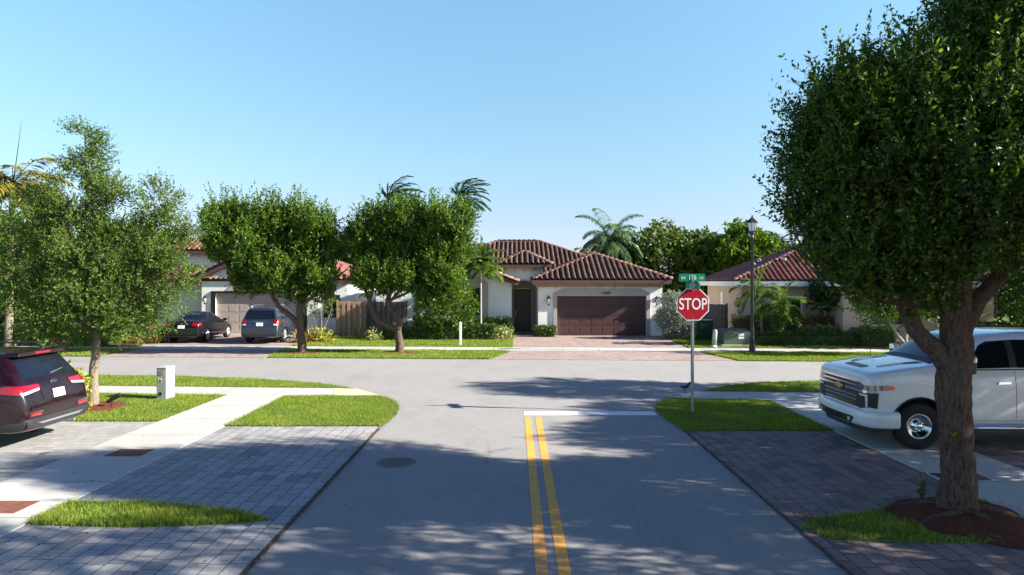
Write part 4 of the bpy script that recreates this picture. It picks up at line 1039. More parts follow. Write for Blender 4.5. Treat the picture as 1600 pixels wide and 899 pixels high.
def wall_lantern(x,y,z,parent):
    mb=MB(); mb.box(x-.05,x+.05,y-.03,y,z-.06,z+.16); mb.box(x-.015,x+.015,y-.16,y-.03,z+.14,z+.17)
    mb.lathe([(.01,.26),(.03,.22),(.12,.10),(.125,.08)],(x,y-.16,z),n=8); mb.lathe([(.06,-.20),(.05,-.24),(.015,-.30)],(x,y-.16,z),n=8)
    for k in range(4):
        a=math.pi/4+k*math.pi/2; c,s=math.cos(a),math.sin(a); mb.tube([(x+c*.055,y-.16+s*.055,z-.2),(x+c*.105,y-.16+s*.105,z+.09)],.009,4)
    l=mb.build('wall_lantern',M['black'],parent)
    m2=MB(); m2.lathe([(.045,-.19),(.09,.08)],(x,y-.16,z),n=8); m2.build('lamp_glass',M['lampglass'],l)
def window(x0,x1,z0,z1,y,parent,mat_f='black',mull=1,fr=.06,name='window',rows=0):
    mb=MB()
    mb.box(x0,x1,y,y+.06,z0,z0+fr);mb.box(x0,x1,y,y+.06,z1-fr,z1);mb.box(x0,x0+fr,y,y+.06,z0+fr,z1-fr);mb.box(x1-fr,x1,y,y+.06,z0+fr,z1-fr)
    for i in range(mull):
        xm=x0+(x1-x0)*(i+1)/(mull+1); mb.box(xm-fr/2,xm+fr/2,y+.003,y+.057,z0+fr,z1-fr)
    for i in range(rows):
        zm=z0+(z1-z0)*(i+1)/(rows+1); mb.box(x0+fr,x1-fr,y+.006,y+.054,zm-.018,zm+.018)
    f=mb.build(name,M[mat_f],parent)
    m2=MB(); m2.box(x0+fr*.5,x1-fr*.5,y+.035,y+.042,z0+fr*.5,z1-fr*.5); m2.build('pane',M['glass'],f)
    return f

# ------------------------------------------------------------------ middle house
h=empty('house',(0,0,0)); tag(h,'white house with brown barrel tile roof, arched entry and brown garage door','house')
GY=37.2
panel('wall',[(1.25,0),(8.02,0),(8.02,2.95),(1.25,2.95)],[rect(2.28,7.15,-.0+.001,2.17)],GY,GY+.25,M['stucco_w'],h)
mb=MB(); mb.box(8.02-.25,8.02,GY+.25,52,0,2.95); mb.build('wall',M['stucco_w'],h)
mb=MB(); mb.box(1.25,1.5,GY+.25,40.4,0,2.95); mb.build('wall',M['stucco_w'],h)
# garage surround with clipped corners, standing 6 cm proud
sur=[(2.08,0),(2.28,0),(2.28,2.17),(7.15,2.17),(7.15,0),(7.35,0),(7.35,2.32),(6.85,2.58),(2.58,2.58),(2.08,2.32)]
panel('garage_surround',sur,[],GY-.06,GY-.002,M['trim'],h)
mb=MB(); mb.box(1.25,2.08,GY-.05,GY-.002,0,.01); 
gd=garage_door(2.28,7.15,.02,2.17,GY+.14,M['gdoor'],h,4,8)
text_obj('house_number','22080',.20,(4.95,GY-.066,2.34),M['black'],h,off=.003)
wall_lantern(1.82,GY,1.95,h); wall_lantern(7.68,GY,1.95,h)
mb=MB(); mb.box(1.0,8.3,GY-.35,GY-.002,2.80,2.84); mb.box(1.25,8.02,GY-.05,GY-.002,2.66,2.80); mb.build('soffit',M['soffit'],h)
corbels(h,1.45,7.9,GY-.32,GY-.002,2.798)
# wall of the left wing: front gable
wx0,wx1=-7.75,-.20; ax=-3.98; WY=38.0
pit=.385; wz=2.92
gab=[(wx0,0),(wx1,0),(wx1,wz-.08),(ax,wz-.08+(wx1-ax)*pit),(wx0,wz-.08)]
panel('wall',gab,[rect(-5.05,-1.90,1.08,2.62)],WY,WY+.25,M['stucco_w'],h)
mb=MB(); mb.box(wx0,wx0+.25,WY+.25,52,0,2.85); mb.build('wall',M['stucco_w'],h)
mb=MB(); mb.box(wx1-.25,wx1,WY+.25,40.5,0,2.9); mb.build('wall',M['stucco_w'],h)
so=[(-5.45,.98),(-1.5,.98),(-1.5,2.85),(-1.95,3.25),(-5.0,3.25),(-5.45,2.85)]
panel('window_surround',so,[rect(-5.05,-1.90,1.08,2.62)],WY-.05,WY-.002,M['trim'],h)
mb=MB(); mb.box(-5.6,-1.35,WY-.14,WY-.052,.88,.98); mb.build('window_sill',M['trim'],h,bevel=.01)
window(-5.05,-1.90,1.08,2.62,WY+.08,h,mull=2)
# entry tower with arched opening
TY=38.55
arch=[(-.20,0.02),(1.18,.02),(1.18,2.35)]+[(.49+.69*math.cos(a),2.35+.66*math.sin(a)) for a in [math.pi*k/14 for k in range(1,14)]]+[(-.20,2.35)]
panel('wall',[(-.62,0),(1.58,0),(1.58,3.85),(-.62,3.85)],[arch],TY,TY+.3,M['stucco_w'],h)
ring=[(-.27,0.01),(-.20,0.01),(-.20,2.35)]+[(.49-.69*math.cos(a),2.35+.66*math.sin(a)) for a in [math.pi*k/14 for k in range(1,14)]]+[(1.18,2.35),(1.18,.01),(1.25,.01),(1.25,2.35)]+[(.49+.76*math.cos(a),2.35+.74*math.sin(a)) for a in [math.pi*k/14 for k in range(1,14)]]+[(-.27,2.35)]
panel('arch_trim',ring,[],TY-.04,TY-.002,M['trim'],h)
mb=MB(); mb.box(-.62,-.45,TY+.3,41,0,3.85); mb.build('wall',M['stucco_w'],h)
mb=MB(); mb.box(1.41,1.58,TY+.3,41,0,3.85); mb.build('wall',M['stucco_w'],h)
panel('wall',rect(-.44,1.40,0,3.4),[rect(-.06,.92,.03,2.55)],40.4,40.6,M['trim'],h)
mb=MB(); mb.box(-.44,1.40,TY-.4,40.39,-.02,.04); mb.build('porch_floor',M['pav_pink'],h)
mb=MB(); mb.box(-.44,1.40,TY+.31,40.39,3.15,3.2); mb.build('porch_ceiling',M['stucco_w'],h)
mb=MB(); mb.box(-.06,.92,40.44,40.50,.04,2.54)
for a,b,c,d in ((.04,.40,1.35,2.4),(.46,.82,1.35,2.4),(.04,.40,.2,1.2),(.46,.82,.2,1.2)): mb.box(a,b,40.42,40.44,c,d)
fd=mb.build('front_door',M['door'],h,bevel=.01); 
mb=MB(); mb.tube([(.02,40.36,.95),(.02,40.34,1.05),(.02,40.36,1.2)],.018,6); mb.box(-.01,.05,40.37,40.42,.9,1.25); mb.build('door_handle',M['galv'],fd)
# roofs
gx0,gx1=.93,8.38; gyf=36.72
gp=[[(gx0,gyf,3.05),(gx1,gyf,3.05),((gx0+gx1)/2,gyf+3.725,4.58)],
    [(gx1,gyf,3.05),(gx1,47,3.05),((gx0+gx1)/2,47,4.58),((gx0+gx1)/2,gyf+3.725,4.58)],
    [(gx0,47,3.05),(gx0,gyf,3.05),((gx0+gx1)/2,gyf+3.725,4.58),((gx0+gx1)/2,47,4.58)]]
ap=((gx0+gx1)/2,gyf+3.725,4.58)
roof(h,gp,[((gx0,gyf,3.07),ap),((gx1,gyf,3.07),ap),(ap,(ap[0],47,4.58))],[(gx0,gx1,gyf-.035,gyf,2.85,3.04),(gx0-.035,gx0,gyf-.035,42,2.85,3.04),(gx1,gx1+.035,gyf-.035,52,2.85,3.04)])
# main body hip
mp,mc=hip(-7.9,8.37,40.75,54.25,3.05,.4)
roof(h,mp,mc,[(-7.9,-7.86,41,54,2.85,3.04)])
# left wing gable roof
gz=wz+(wx1+.35-ax)*pit
xr=wx1+.38; xl=ax-(xr-ax)
roof(h,[[(xr,WY-.42,wz),(xr,46,wz),(ax,46,gz),(ax,WY-.42,gz)],[(xl,46,wz),(xl,WY-.42,wz),(ax,WY-.42,gz),(ax,46,gz)]],
     [((xr,WY-.40,wz+.03),(ax,WY-.40,gz+.03)),((xl,WY-.40,wz+.03),(ax,WY-.40,gz+.03)),((ax,WY-.3,gz),(ax,46,gz))],[(xr-.02,xr+.02,WY-.4,45,wz-.2,wz-.01)])
mb=MB()
for s,xe in ((1,xr),(-1,xl)):
    mb.add([(xe,WY-.44,wz-.02),(ax,WY-.44,gz-.02),(ax,WY-.44,gz-.22),(xe,WY-.44,wz-.22),(xe,WY-.38,wz-.02),(ax,WY-.38,gz-.02),(ax,WY-.38,gz-.22),(xe,WY-.38,wz-.22)],[(0,1,2,3),(7,6,5,4),(0,4,5,1),(3,2,6,7),(0,3,7,4),(1,5,6,2)])
mb.build('rake_board',M['fascia'],h,fixn=True)
# tower roof
tp,tc=hip(-1.0,2.02,TY-.42,TY+2.6,3.93,.50)
roof(h,tp,tc,fasc_ring(-1.0,2.02,TY-.42,TY+2.6,3.93,.17,.03))
corbels(h,-.5,1.5,TY-.3,TY-.002,3.74,.5)
mb=MB(); mb.box(-.62,1.58,TY-.3,TY-.002,3.742,3.76); mb.build('soffit',M['soffit'],h)

# ------------------------------------------------------------------ left house
h=empty('house',(0,0,0)); tag(h,'white house with red tile roof and taupe garage door behind the black sedan','house')
Y0=39.2
panel('wall',[(-18.0,0),(-11.3,0),(-11.3,3.1),(-14.65,4.7),(-18.0,3.1)],[rect(-17.2,-12.2,.001,2.28)],Y0,Y0+.25,M['stucco_w'],h)
panel('garage_surround',[(-17.45,0),(-17.2,0),(-17.2,2.28),(-12.2,2.28),(-12.2,0),(-11.95,0),(-11.95,2.42),(-17.45,2.42)],[],Y0-.06,Y0-.002,M['black'],h)
panel('garage_panel',[(-16.6,2.43),(-12.8,2.43),(-13.6,3.15),(-15.8,3.15)],[],Y0-.05,Y0-.003,M['trim'],h)
garage_door(-17.2,-12.2,.02,2.28,Y0+.14,M['gdoor_t'],h,4,8)
wall_lantern(-17.75,Y0,1.95,h)
mb=MB(); mb.box(-11.3,-9.7,Y0+.2,Y0+.45,0,3.0); mb.build('wall',M['stucco_w'],h)
mb=MB(); mb.box(-9.95,-9.7,Y0+.45,52,0,3.0); mb.build('wall',M['stucco_w'],h)
mb=MB(); mb.box(-21,-18.02,Y0+.8,Y0+1.05,0,3.0); mb.build('wall',M['stucco_w'],h)
window(-11.05,-10.1,.9,2.2,Y0+.15,h,mull=0)
roof(h,[[(-10.95,Y0-.4,3.12),(-10.95,47,3.12),(-14.65,47,4.9),(-14.65,Y0-.4,4.9)],[(-18.35,47,3.12),(-18.35,Y0-.4,3.12),(-14.65,Y0-.4,4.9),(-14.65,47,4.9)]],
 [((-10.95,Y0-.38,3.14),(-14.65,Y0-.38,4.92)),((-18.35,Y0-.38,3.14),(-14.65,Y0-.38,4.92))],[],'tile_r','cap')
mb=MB()
for xe in (-10.95,-18.35):
    mb.add([(xe,Y0-.42,3.1),(-14.65,Y0-.42,4.88),(-14.65,Y0-.42,4.66),(xe,Y0-.42,2.88),(xe,Y0-.36,3.1),(-14.65,Y0-.36,4.88),(-14.65,Y0-.36,4.66),(xe,Y0-.36,2.88)],[(0,1,2,3),(7,6,5,4),(0,4,5,1),(3,2,6,7),(0,3,7,4),(1,5,6,2)])
mb.build('rake_board',M['fascia'],h,fixn=True)
mp,mc=hip(-22.5,-9.25,Y0-.1,52,3.05,.38)
mp=[p for p in mp]
roof(h,mp[:1]+mp[1:],mc,[(-11,-9.25,Y0-.14,Y0-.1,2.85,3.04)],'tile_r','cap')
# taller block at its left
mb=MB(); mb.box(-20.8,-17.3,Y0+1.6,Y0+5.5,2.5,4.75); mb.build('upper_wall',M['stucco_w'],h)
tp,tc=hip(-21.3,-16.8,Y0+1.1,Y0+6.0,4.8,.42)
roof(h,tp,tc,fasc_ring(-21.3,-16.8,Y0+1.1,Y0+6,4.8,.18,.03),'tile_r','cap')

# ------------------------------------------------------------------ cream house at far left
h=empty('house',(0,0,0)); tag(h,'cream and brown house at the far left, mostly hidden by the palm and the oak','house')
panel('wall',[(-40,0),(-25.0,0),(-25,3.0),(-40,3.0)],[rect(-31.5,-29.8,.9,2.3),rect(-28.2,-25.9,.001,2.2)],40,40.25,M['stucco_y'],h)
window(-31.5,-29.8,.9,2.3,40.1,h,mull=1); garage_door(-28.2,-25.9,.02,2.2,40.12,M['gdoor_t'],h,4,4)
mb=MB(); mb.box(-25.2,-25,40.25,52,0,3); mb.build('wall',M['stucco_y'],h)
mp,mc=hip(-40.5,-24.5,39.5,53,3.05,.38); roof(h,mp,mc,fasc_ring(-40.5,-24.5,39.5,53,3.05),'tile_r','cap')

# ------------------------------------------------------------------ tan house at right: corner nearest the camera
th=R(-7); h=empty('house',(11.6,35.0,0),th); tag(h,'tan house with red tile hip roof and white eaves behind the lamp post','house')
mb=MB(); mb.box(0,.25,.26,11.0,0,2.72); mb.build('side_wall',M['stucco_t'],h)
panel('wall',[(0,0),(12,0),(12,2.72),(0,2.72)],[rect(1.6,3.0,.8,2.2),rect(5.6,7.8,.03,2.3)],0,.25,M['stucco_t'],h)
window(1.6,3.0,.8,2.2,.1,h,'white',1); window(5.6,7.8,.03,2.3,.1,h,'white',1)
mb=MB(); mb.box(-.03,.02,5.2,5.9,1.3,2.35); mb.build('shutter',M['white'],h)
mb=MB(); mb.box(4.0,4.25,-2.6,0,0,2.72); mb.build('wall',M['stucco_t'],h)
mb=MB(); mb.box(8.2,8.45,-2.6,0,0,2.72); mb.build('wall',M['stucco_t'],h)
panel('wall',[(4.0,0),(8.45,0),(8.45,2.72),(4.0,2.72)],[rect(5.3,7.2,.9,2.2)],-2.85,-2.6,M['stucco_t'],h); window(5.3,7.2,.9,2.2,-2.75,h,'white',1)
mp,mc=hip(-.5,12.5,-.5,11.3,3.0,.40)
roof(h,mp,mc,[(-.54,12.54,-.56,-.5,2.72,2.98),(-.56,-.5,-.56,11.4,2.72,2.98)],'tile_r','cap','white',pw=.26,co=.33,rad=.085)
gp=[[(3.5,-3.3,2.99),(8.95,-3.3,2.99),(6.22,-.57,4.05)],[(8.95,-3.3,2.99),(8.95,3,2.99),(6.22,3,4.05),(6.22,-.57,4.05)],[(3.5,3,2.99),(3.5,-3.3,2.99),(6.22,-.57,4.05),(6.22,3,4.05)]]
roof(h,gp,[((3.5,-3.3,3.0),(6.22,-.57,4.06)),((8.95,-3.3,3.0),(6.22,-.57,4.06))],[(3.5,8.95,-3.35,-3.3,2.74,2.97),(3.45,3.5,-3.35,-.56,2.74,2.97)],'tile_r','cap','white',pw=.26,co=.33,rad=.085)
mb=MB()
for x,y,z in ((1.3,3.2,3.75),(2.0,5.0,4.05),(2.6,1.9,4.15)):
    mb.lathe([(.10,0),(.10,.22),(.14,.24),(.02,.34)],(x,y,z-.06),n=10)
mb.build('roof_vent',M['galv'],h)

# ------------------------------------------------------------------ fences
def fence(label,A,B,hgt,mat,bw=.14,gap=.15,post=True,group=None,closed=False):
    A=Vector((*A,0));B=Vector((*B,0));L=(B-A).length; ang=math.atan2(B.y-A.y,B.x-A.x)
    root=empty('fence',A,ang); tag(root,label,'fence',group)
    mb=MB(); x=0
    while x<L-.02:
        w=min(bw,L-x); hh=hgt+random.uniform(-.012,.012)
        mb.box(x,x+w,-.045,-.025,.05,hh)
        if not closed:
            mb.box(x+gap,min(x+gap+bw,L),.025,.045,.05,hh-.01)
            x+=bw+gap
        else: x+=bw+.012
    mb.build('boards',M[mat],root)
    rb=MB()
    for z in (.35,hgt*.55,hgt-.3): rb.box(0,L,-.022,.022,z,z+.09)
    rb.build('rail',M[mat],root)
    n=max(1,int(L/2.2))
    for i in range(n+1):
        p=MB(); x=L*i/n; p.box(x-.05,x+.05,-.022+.068,.068+.05,0,hgt+.05); p.build('post',M[mat],root)
fence('sunlit warm brown board fence between the white house and the flat topped trees',(-9.75,37.3),(-8.25,37.3),1.9,'wood')
fence('grey shaded board fence joining the warm brown fence to the middle house',(-8.2,38.0),(-7.78,38.0),1.9,'wood_g')  # shade on this stretch is put into the greyer wood colour
fence('grey gate panel right of the warm brown fence',(-8.22,37.6),(-6.0,37.6),1.85,'wood_g')  # greyer wood colour carries the shade of the fence here too
fence('dark weathered wooden fence behind the stop sign, beside the tan house',(8.5,37.9),(11.2,36.2),1.75,'wood_g',closed=True)
fence('short dark fence closing the gap between the silver shrub and the garage',(8.05,40.5),(10.3,40.5),1.8,'wood_g',closed=True)

# ------------------------------------------------------------------ street furniture
# stop sign
px,py=3.93,15.12
s=empty('stop_sign',(px,py,0)); tag(s,'red octagonal stop sign on a galvanised post with green street blades on top','stop sign')
mb=MB()
U=[(-.03,-.012),(-.03,.012),(-.016,.018),(-.016,.03),(.016,.03),(.016,.018),(.03,.012),(.03,-.012)]
mb.prism([(-.036,.022),(-.02,.022),(-.013,-.02),(.013,-.02),(.02,.022),(.036,.022),(.036,.028),(.016,.028),(.009,-.012),(-.009,-.012),(-.016,.028),(-.036,.028)],-.1,2.98)
mb.build('post',M['galv'],s)
def octa(r,rot=22.5): return [(r*math.cos(R(rot+45*k)),r*math.sin(R(rot+45*k))) for k in range(8)]
zc=2.42; Ro=.355/math.cos(R(22.5))
o=panel('sign_plate',[(a,b+zc) for a,b in octa(Ro)],[],-.030,-.026,M['signwhite'],s)
panel('red_face',[(a,b+zc) for a,b in octa(Ro-.024)],[],-.0325,-.0305,M['signred'],o)
text_obj('lettering','STOP',.355,(0,-.0345,zc-.002),M['signwhite'],o,ext=.0015,off=.004,sx=.74)
mb=MB(); 
for z in (zc-.3,zc+.3): mb.lathe([(.011,0),(.011,.008)],(0,-.041,z),'y',8)
mb.build('bolt',M['galv'],o)
b1=panel('street_blade',rect(-.30,.275,2.925,3.10),[],-.008,.008,M['signgreen'],s)
text_obj('lettering','176',.15,(-.01,-.0105,3.012),M['signwhite'],b1,ext=.001,off=.0,sx=.82)
text_obj('lettering','SW',.082,(-.21,-.0105,3.0),M['signwhite'],b1,ext=.001,off=.001,sx=.8)
text_obj('lettering','LN',.082,(.19,-.0105,3.005),M['signwhite'],b1,ext=.001,off=.001,sx=.8)
Mr=Matrix.Rotation(R(-75),4,'Z')
b2=panel('street_blade',rect(-.30,.30,2.755,2.905),[],-.008,.008,M['signgreen'],s,M4=Mr)
tt=text_obj('lettering','152 CT',.10,(0,0,0),M['signwhite'],b2,ext=.001,off=.001,sx=.8); tt.matrix_local=Mr@Matrix.Translation((0,-.0105,2.83))@Matrix.Rotation(R(90),4,'X')
mb=MB(); mb.box(-.03,.03,-.02,.02,2.905,2.925); mb.box(-.025,.025,-.022,.022,2.70,2.755); mb.build('bracket',M['galv'],s)

# lamp post
s=empty('street_lamp',(9.72,28.0,0)); tag(s,'tall black street lamp with lantern head on the far grass strip','street lamp')
mb=MB(); mb.lathe([(.16,0),(.16,.08),(.13,.14),(.115,.5),(.125,.54),(.10,.60),(.085,.75),(.075,1.2),(.058,4.7),(.075,4.72),(.075,4.78),(.05,4.82),(.06,4.92),(.10,4.97)],n=14); mb.build('post',M['black'],s,True)
mb=MB(); mb.lathe([(.11,4.97),(.14,5.0)],n=6)
for k in range(6):
    a=k*math.pi/3; mb.tube([(.125*math.cos(a),.125*math.sin(a),5.0),(.21*math.cos(a),.21*math.sin(a),5.36)],.011,4)
mb.lathe([(.235,5.35),(.24,5.38),(.13,5.50),(.05,5.56),(.04,5.6),(.015,5.68)],n=6)
l=mb.build('lantern',M['black'],s)
mb=MB(); mb.lathe([(.115,5.01),(.19,5.35)],n=6); mb.build('lamp_glass',M['lampglass'],l)

# utility pedestal, near left
s=empty('utility_pedestal',(-8.70,17.0,0),R(-4)); tag(s,'grey green utility pedestal box standing on the left corner lawn','utility box')
mb=MB(); mb.box(-.125,.125,-.19,.19,0,.78); mb.build('cabinet',M['box_g'],s,bevel=.012)
mb=MB(); mb.box(-.132,.132,-.198,.198,.78,.82); mb.build('lid',M['box_g'],s,bevel=.015)
mb=MB(); mb.box(-.07,.05,-.197,-.191,.63,.73); mb.build('label_plate',M['galv'],s)
mb=MB(); mb.add([(-.08,-.194,.44),(.02,-.194,.44),(.02,-.194,.55),(-.08,-.194,.55)],[(0,1,2,3)]); w=mb.build('warning_sticker',M['signwhite'],s)
mb=MB(); mb.add([(-.07,-.196,.455),(.01,-.196,.455),(-.03,-.196,.54)],[(0,1,2)]); mb.build('warning_triangle',M['signred'],w)
mb=MB(); mb.box(-.06,.01,-.202,-.191,.12,.20); mb.build('latch',M['black'],s,bevel=.004)
# lids in the sidewalk
for i,(x,y,lab) in enumerate(((-6.52,11.55,'rusty brown rectangular lid in the left sidewalk, the one farther from the camera'),(-6.55,8.75,'rusty brown rectangular lid in the left sidewalk nearest the camera, at the left edge'))):
    mb=MB(); mb.box(x-.30,x+.30,y-.24,y+.24,.0,.030); 
    o=mb.build('meter_box_cover',M['rust'],None,bevel=.006); tag(o,lab,'utility lid',None)
mb=MB(); mb.lathe([(.085,0),(.085,.018),(.075,.022)],(-7.95,11.55,0),n=20); tag(mb.build('cap_cover',M['iron']),'small round iron cap in the pale pavers beside the left sidewalk','cap')
mb=MB(); mb.lathe([(.12,0),(.12,.017)],(-3.3,8.02,0),n=20); tag(mb.build('cap_cover',M['concrete']),'small round cover in the grey pavers by the tip of the grass island','cap')
# manhole
s=empty('manhole',(-1.92,11.0,0)); tag(s,'round cast iron manhole cover in the road','manhole cover')
mb=MB(); mb.lathe([(.32,-.01),(.32,.006),(.285,.006),(.285,-.01)],n=40); mb.build('frame',M['iron'],s)
mb=MB(); mb.lathe([(.278,-.02),(.278,.004)],n=40)
for i in range(-8,9):
    for j in range(-8,9):
        if (i*i+j*j)<56: mb.box(i*.034-.011,i*.034+.011,j*.034-.011,j*.034+.011,.004,.011)
mb.build('cover',M['iron'],s)
# meter plate by the big tree
mb=MB(); mb.box(6.25,6.95,9.95,10.3,.0,.029); tag(mb.build('meter_box_cover',M['black'],None,bevel=.005),'dark flat lid in the right sidewalk beside the big trunk','utility lid')
# small landscape light
s=empty('garden_light',(-9.2,15.55,.03)); tag(s,'small black garden spotlight staked in the mulch by the slender tree','garden light')
mb=MB(); mb.tube([(0,0,-.05),(0,0,.14)],.012,6); mb.tube([(0,0,.14),(-.04,0,.2)],.012,6); mb.build('stake',M['black'],s)
mb=MB(); mb.tube([(-.10,0,.15),(-.03,0,.19),(.16,0,.30),(.20,0,.32)],[.03,.045,.05,.052],10); mb.build('lamp_head',M['black'],s)
# white post, far lawn
s=empty('marker_post',(-2.5,31.2,0)); tag(s,'slim white marker post on the far lawn in front of the short box hedge','post')
mb=MB(); mb.box(-.05,.05,-.05,.05,0,1.06); mb.add([(-.06,-.06,1.06),(.06,-.06,1.06),(.06,.06,1.06),(-.06,.06,1.06),(0,0,1.13)],[(0,1,4),(1,2,4),(2,3,4),(3,0,4),(3,2,1,0)]); mb.build('post',M['white'],s)
# transformer
s=empty('transformer_box',(10.05,31.3,0)); tag(s,'dark green electrical transformer box on a concrete pad beside the lamp post','transformer')
mb=MB(); mb.box(-.72,.72,-.5,.5,-.02,.10); mb.build('pad',M['concrete'],s,bevel=.01)
mb=MB(); mb.add([(-.62,-.42,.10),(.62,-.42,.10),(.62,.42,.10),(-.62,.42,.10),(-.62,-.42,.66),(.62,-.42,.66),(.62,.42,.80),(-.62,.42,.80)],[(0,3,2,1),(4,5,6,7),(0,1,5,4),(1,2,6,5),(2,3,7,6),(3,0,4,7)]); mb.build('cabinet',M['xfmr'],s,bevel=.015)
mb=MB(); mb.box(.05,.30,-.428,-.422,.50,.60); mb.box(.05,.30,-.428,-.422,.36,.46); mb.build('label_plate',M['signwhite'],s)
# bin
s=empty('wheelie_bin',(9.55,34.4,0)); tag(s,'dark green wheeled bin behind the transformer box','bin')
mb=MB(); mb.add([(-.26,-.3,.12),(.26,-.3,.12),(.26,.25,.12),(-.26,.25,.12),(-.33,-.38,.98),(.33,-.38,.98),(.33,.32,.98),(-.33,.32,.98)],[(0,3,2,1),(4,5,6,7),(0,1,5,4),(1,2,6,5),(2,3,7,6),(3,0,4,7)]); mb.build('tub',M['bin'],s,bevel=.02)
mb=MB(); mb.box(-.36,.36,-.42,.36,.985,1.06); mb.build('lid',M['bin'],s,bevel=.03)
mb=MB(); mb.lathe([(.13,-.03),(.13,.03)],(-.3,.27,.13),'x',14); mb.lathe([(.13,-.03),(.13,.03)],(.3,.27,.13),'x',14); mb.build('wheel',M['rubber'],s)
# white cable pedestal
s=empty('cable_pedestal',(8.85,30.4,0)); tag(s,'slim pale cylindrical cable pedestal left of the transformer box','pedestal'); s.rotation_euler=(0,R(4),0)
mb=MB(); mb.lathe([(.15,0),(.15,.06),(.11,.07),(.11,.12)],n=16); mb.build('base',M['signwhite'],s,True)
mb=MB(); mb.lathe([(.10,.12),(.10,.72),(.085,.79),(.04,.82)],n=16); mb.build('cap',M['box_g'],s,True)
# bird on the road corner
s=MB(); bx_,by_=4.45,17.95
s.tube([(bx_-.13,by_,.19),(bx_-.07,by_,.17),(bx_,by_,.15),(bx_+.06,by_,.16),(bx_+.11,by_,.22),(bx_+.135,by_,.27),(bx_+.165,by_,.275),(bx_+.21,by_,.262)],[.006,.022,.045,.042,.025,.026,.016,.003],10)
s.tube([(bx_,by_-.015,.13),(bx_,by_-.015,.0)],.005,5); s.tube([(bx_+.02,by_+.015,.13),(bx_+.02,by_+.015,.0)],.005,5)
tag(s.build('bird',M['bird'],None,True),'small black bird standing on the corner of the right sidewalk beyond the stop sign','bird')

# ------------------------------------------------------------------ vehicles
def ring(st):
    x,zb,w,zs,ws,zt,wt=st
    h=[(0,zb),(w*.84,zb),(w*.965,zb+.05),(w,zb+.22*(zs-zb)),(w+.004,zb+.66*(zs-zb)),(ws+.012,zs-.03),(ws-.015,zs+min(.03,(zt-zs)*.3)),((ws+wt)/2+.015,(zs+zt-.03)/2+.01),(wt+.012,zt-.075 if zt-zs>.2 else zt-.02),(wt-.10,zt-.005),(wt*.45,zt+.012),(0,zt+.018)]
    full=[(x,y,z) for y,z in h]+[(x,-y,z) for y,z in h[-2:0:-1]]
    return full
def car_body(stations, wheels, arch_r, mat, parent, level=2, inner=.34):
    rings=[ring(s) for s in stations]; n=len(rings[0]); vs=[p for r in rings for p in r]; fs=[]
    for i in range(len(rings)-1):
        for k in range(n):
            k2=(k+1)%n; fs.append((i*n+k,i*n+k2,(i+1)*n+k2,(i+1)*n+k))
    hf=n//2
    def cap(o,rev):
        out=[]
        for k in range(hf):
            a,b=o+k,o+k+1; c,d=o+(n-k-1)%n,o+(n-k)%n
            if k==0: f=(a,b,c)
            elif k==hf-1: f=(a,b,d)
            else: f=(a,b,c,d)
            out.append(f[::-1] if rev else f)
        return out
    fs+=cap(0,False)+cap((len(rings)-1)*n,True)
    me=bpy.data.meshes.new('body'); me.from_pydata(vs,[],fs)
    bm=bmesh.new(); bm.from_mesh(me); bmesh.ops.recalc_face_normals(bm,faces=bm.faces); bm.to_mesh(me); bm.free()
    me.materials.append(mat)
    o=bpy.data.objects.new('body',me); COL.objects.link(o)
    md=o.modifiers.new('s','SUBSURF'); md.levels=level; md.render_levels=level
    dg=bpy.context.evaluated_depsgraph_get(); dg.update()
    smooth=bpy.data.meshes.new_from_object(o.evaluated_get(dg))
    bm=bmesh.new(); bm.from_mesh(smooth); bvh=BVHTree.FromBMesh(bm); bm.free()
    # wheel arches cut with dark lined cylinders
    cut=MB()
    for (wx,wy,wz) in wheels:
        for s in (-1,1):
            prof=[(arch_r,0),(arch_r,inner+.5)]
            vs_=[];m=28
            for hh in (wy-inner,wy+.5):
                for k in range(m):
                    a=2*math.pi*k/m; vs_.append((wx+arch_r*math.cos(a),s*hh,wz+arch_r*math.sin(a)))
            cut.add(vs_,[(k,(k+1)%m,m+(k+1)%m,m+k) for k in range(m)]+[tuple(range(m-1,-1,-1)),tuple(range(m,2*m))])
    c=cut.build('cut',[M['plastic']],None,fixn=True)
    bo=o.modifiers.new('b','BOOLEAN'); bo.operation='DIFFERENCE'; bo.object=c; bo.solver='EXACT'; bo.material_mode='TRANSFER'
    dg.update(); dg=bpy.context.evaluated_depsgraph_get(); dg.update()
    fin=bpy.data.meshes.new_from_object(o.evaluated_get(dg))
    bpy.data.objects.remove(o); bpy.data.objects.remove(c)
    if len(fin.polygons)<50: fin=smooth
    b=link_mesh('body',fin,None,parent)
    fin.polygons.foreach_set('use_smooth',[True]*len(fin.polygons))
    try: fin.set_sharp_from_angle(angle=R(38))
    except Exception: pass
    return b,bvh
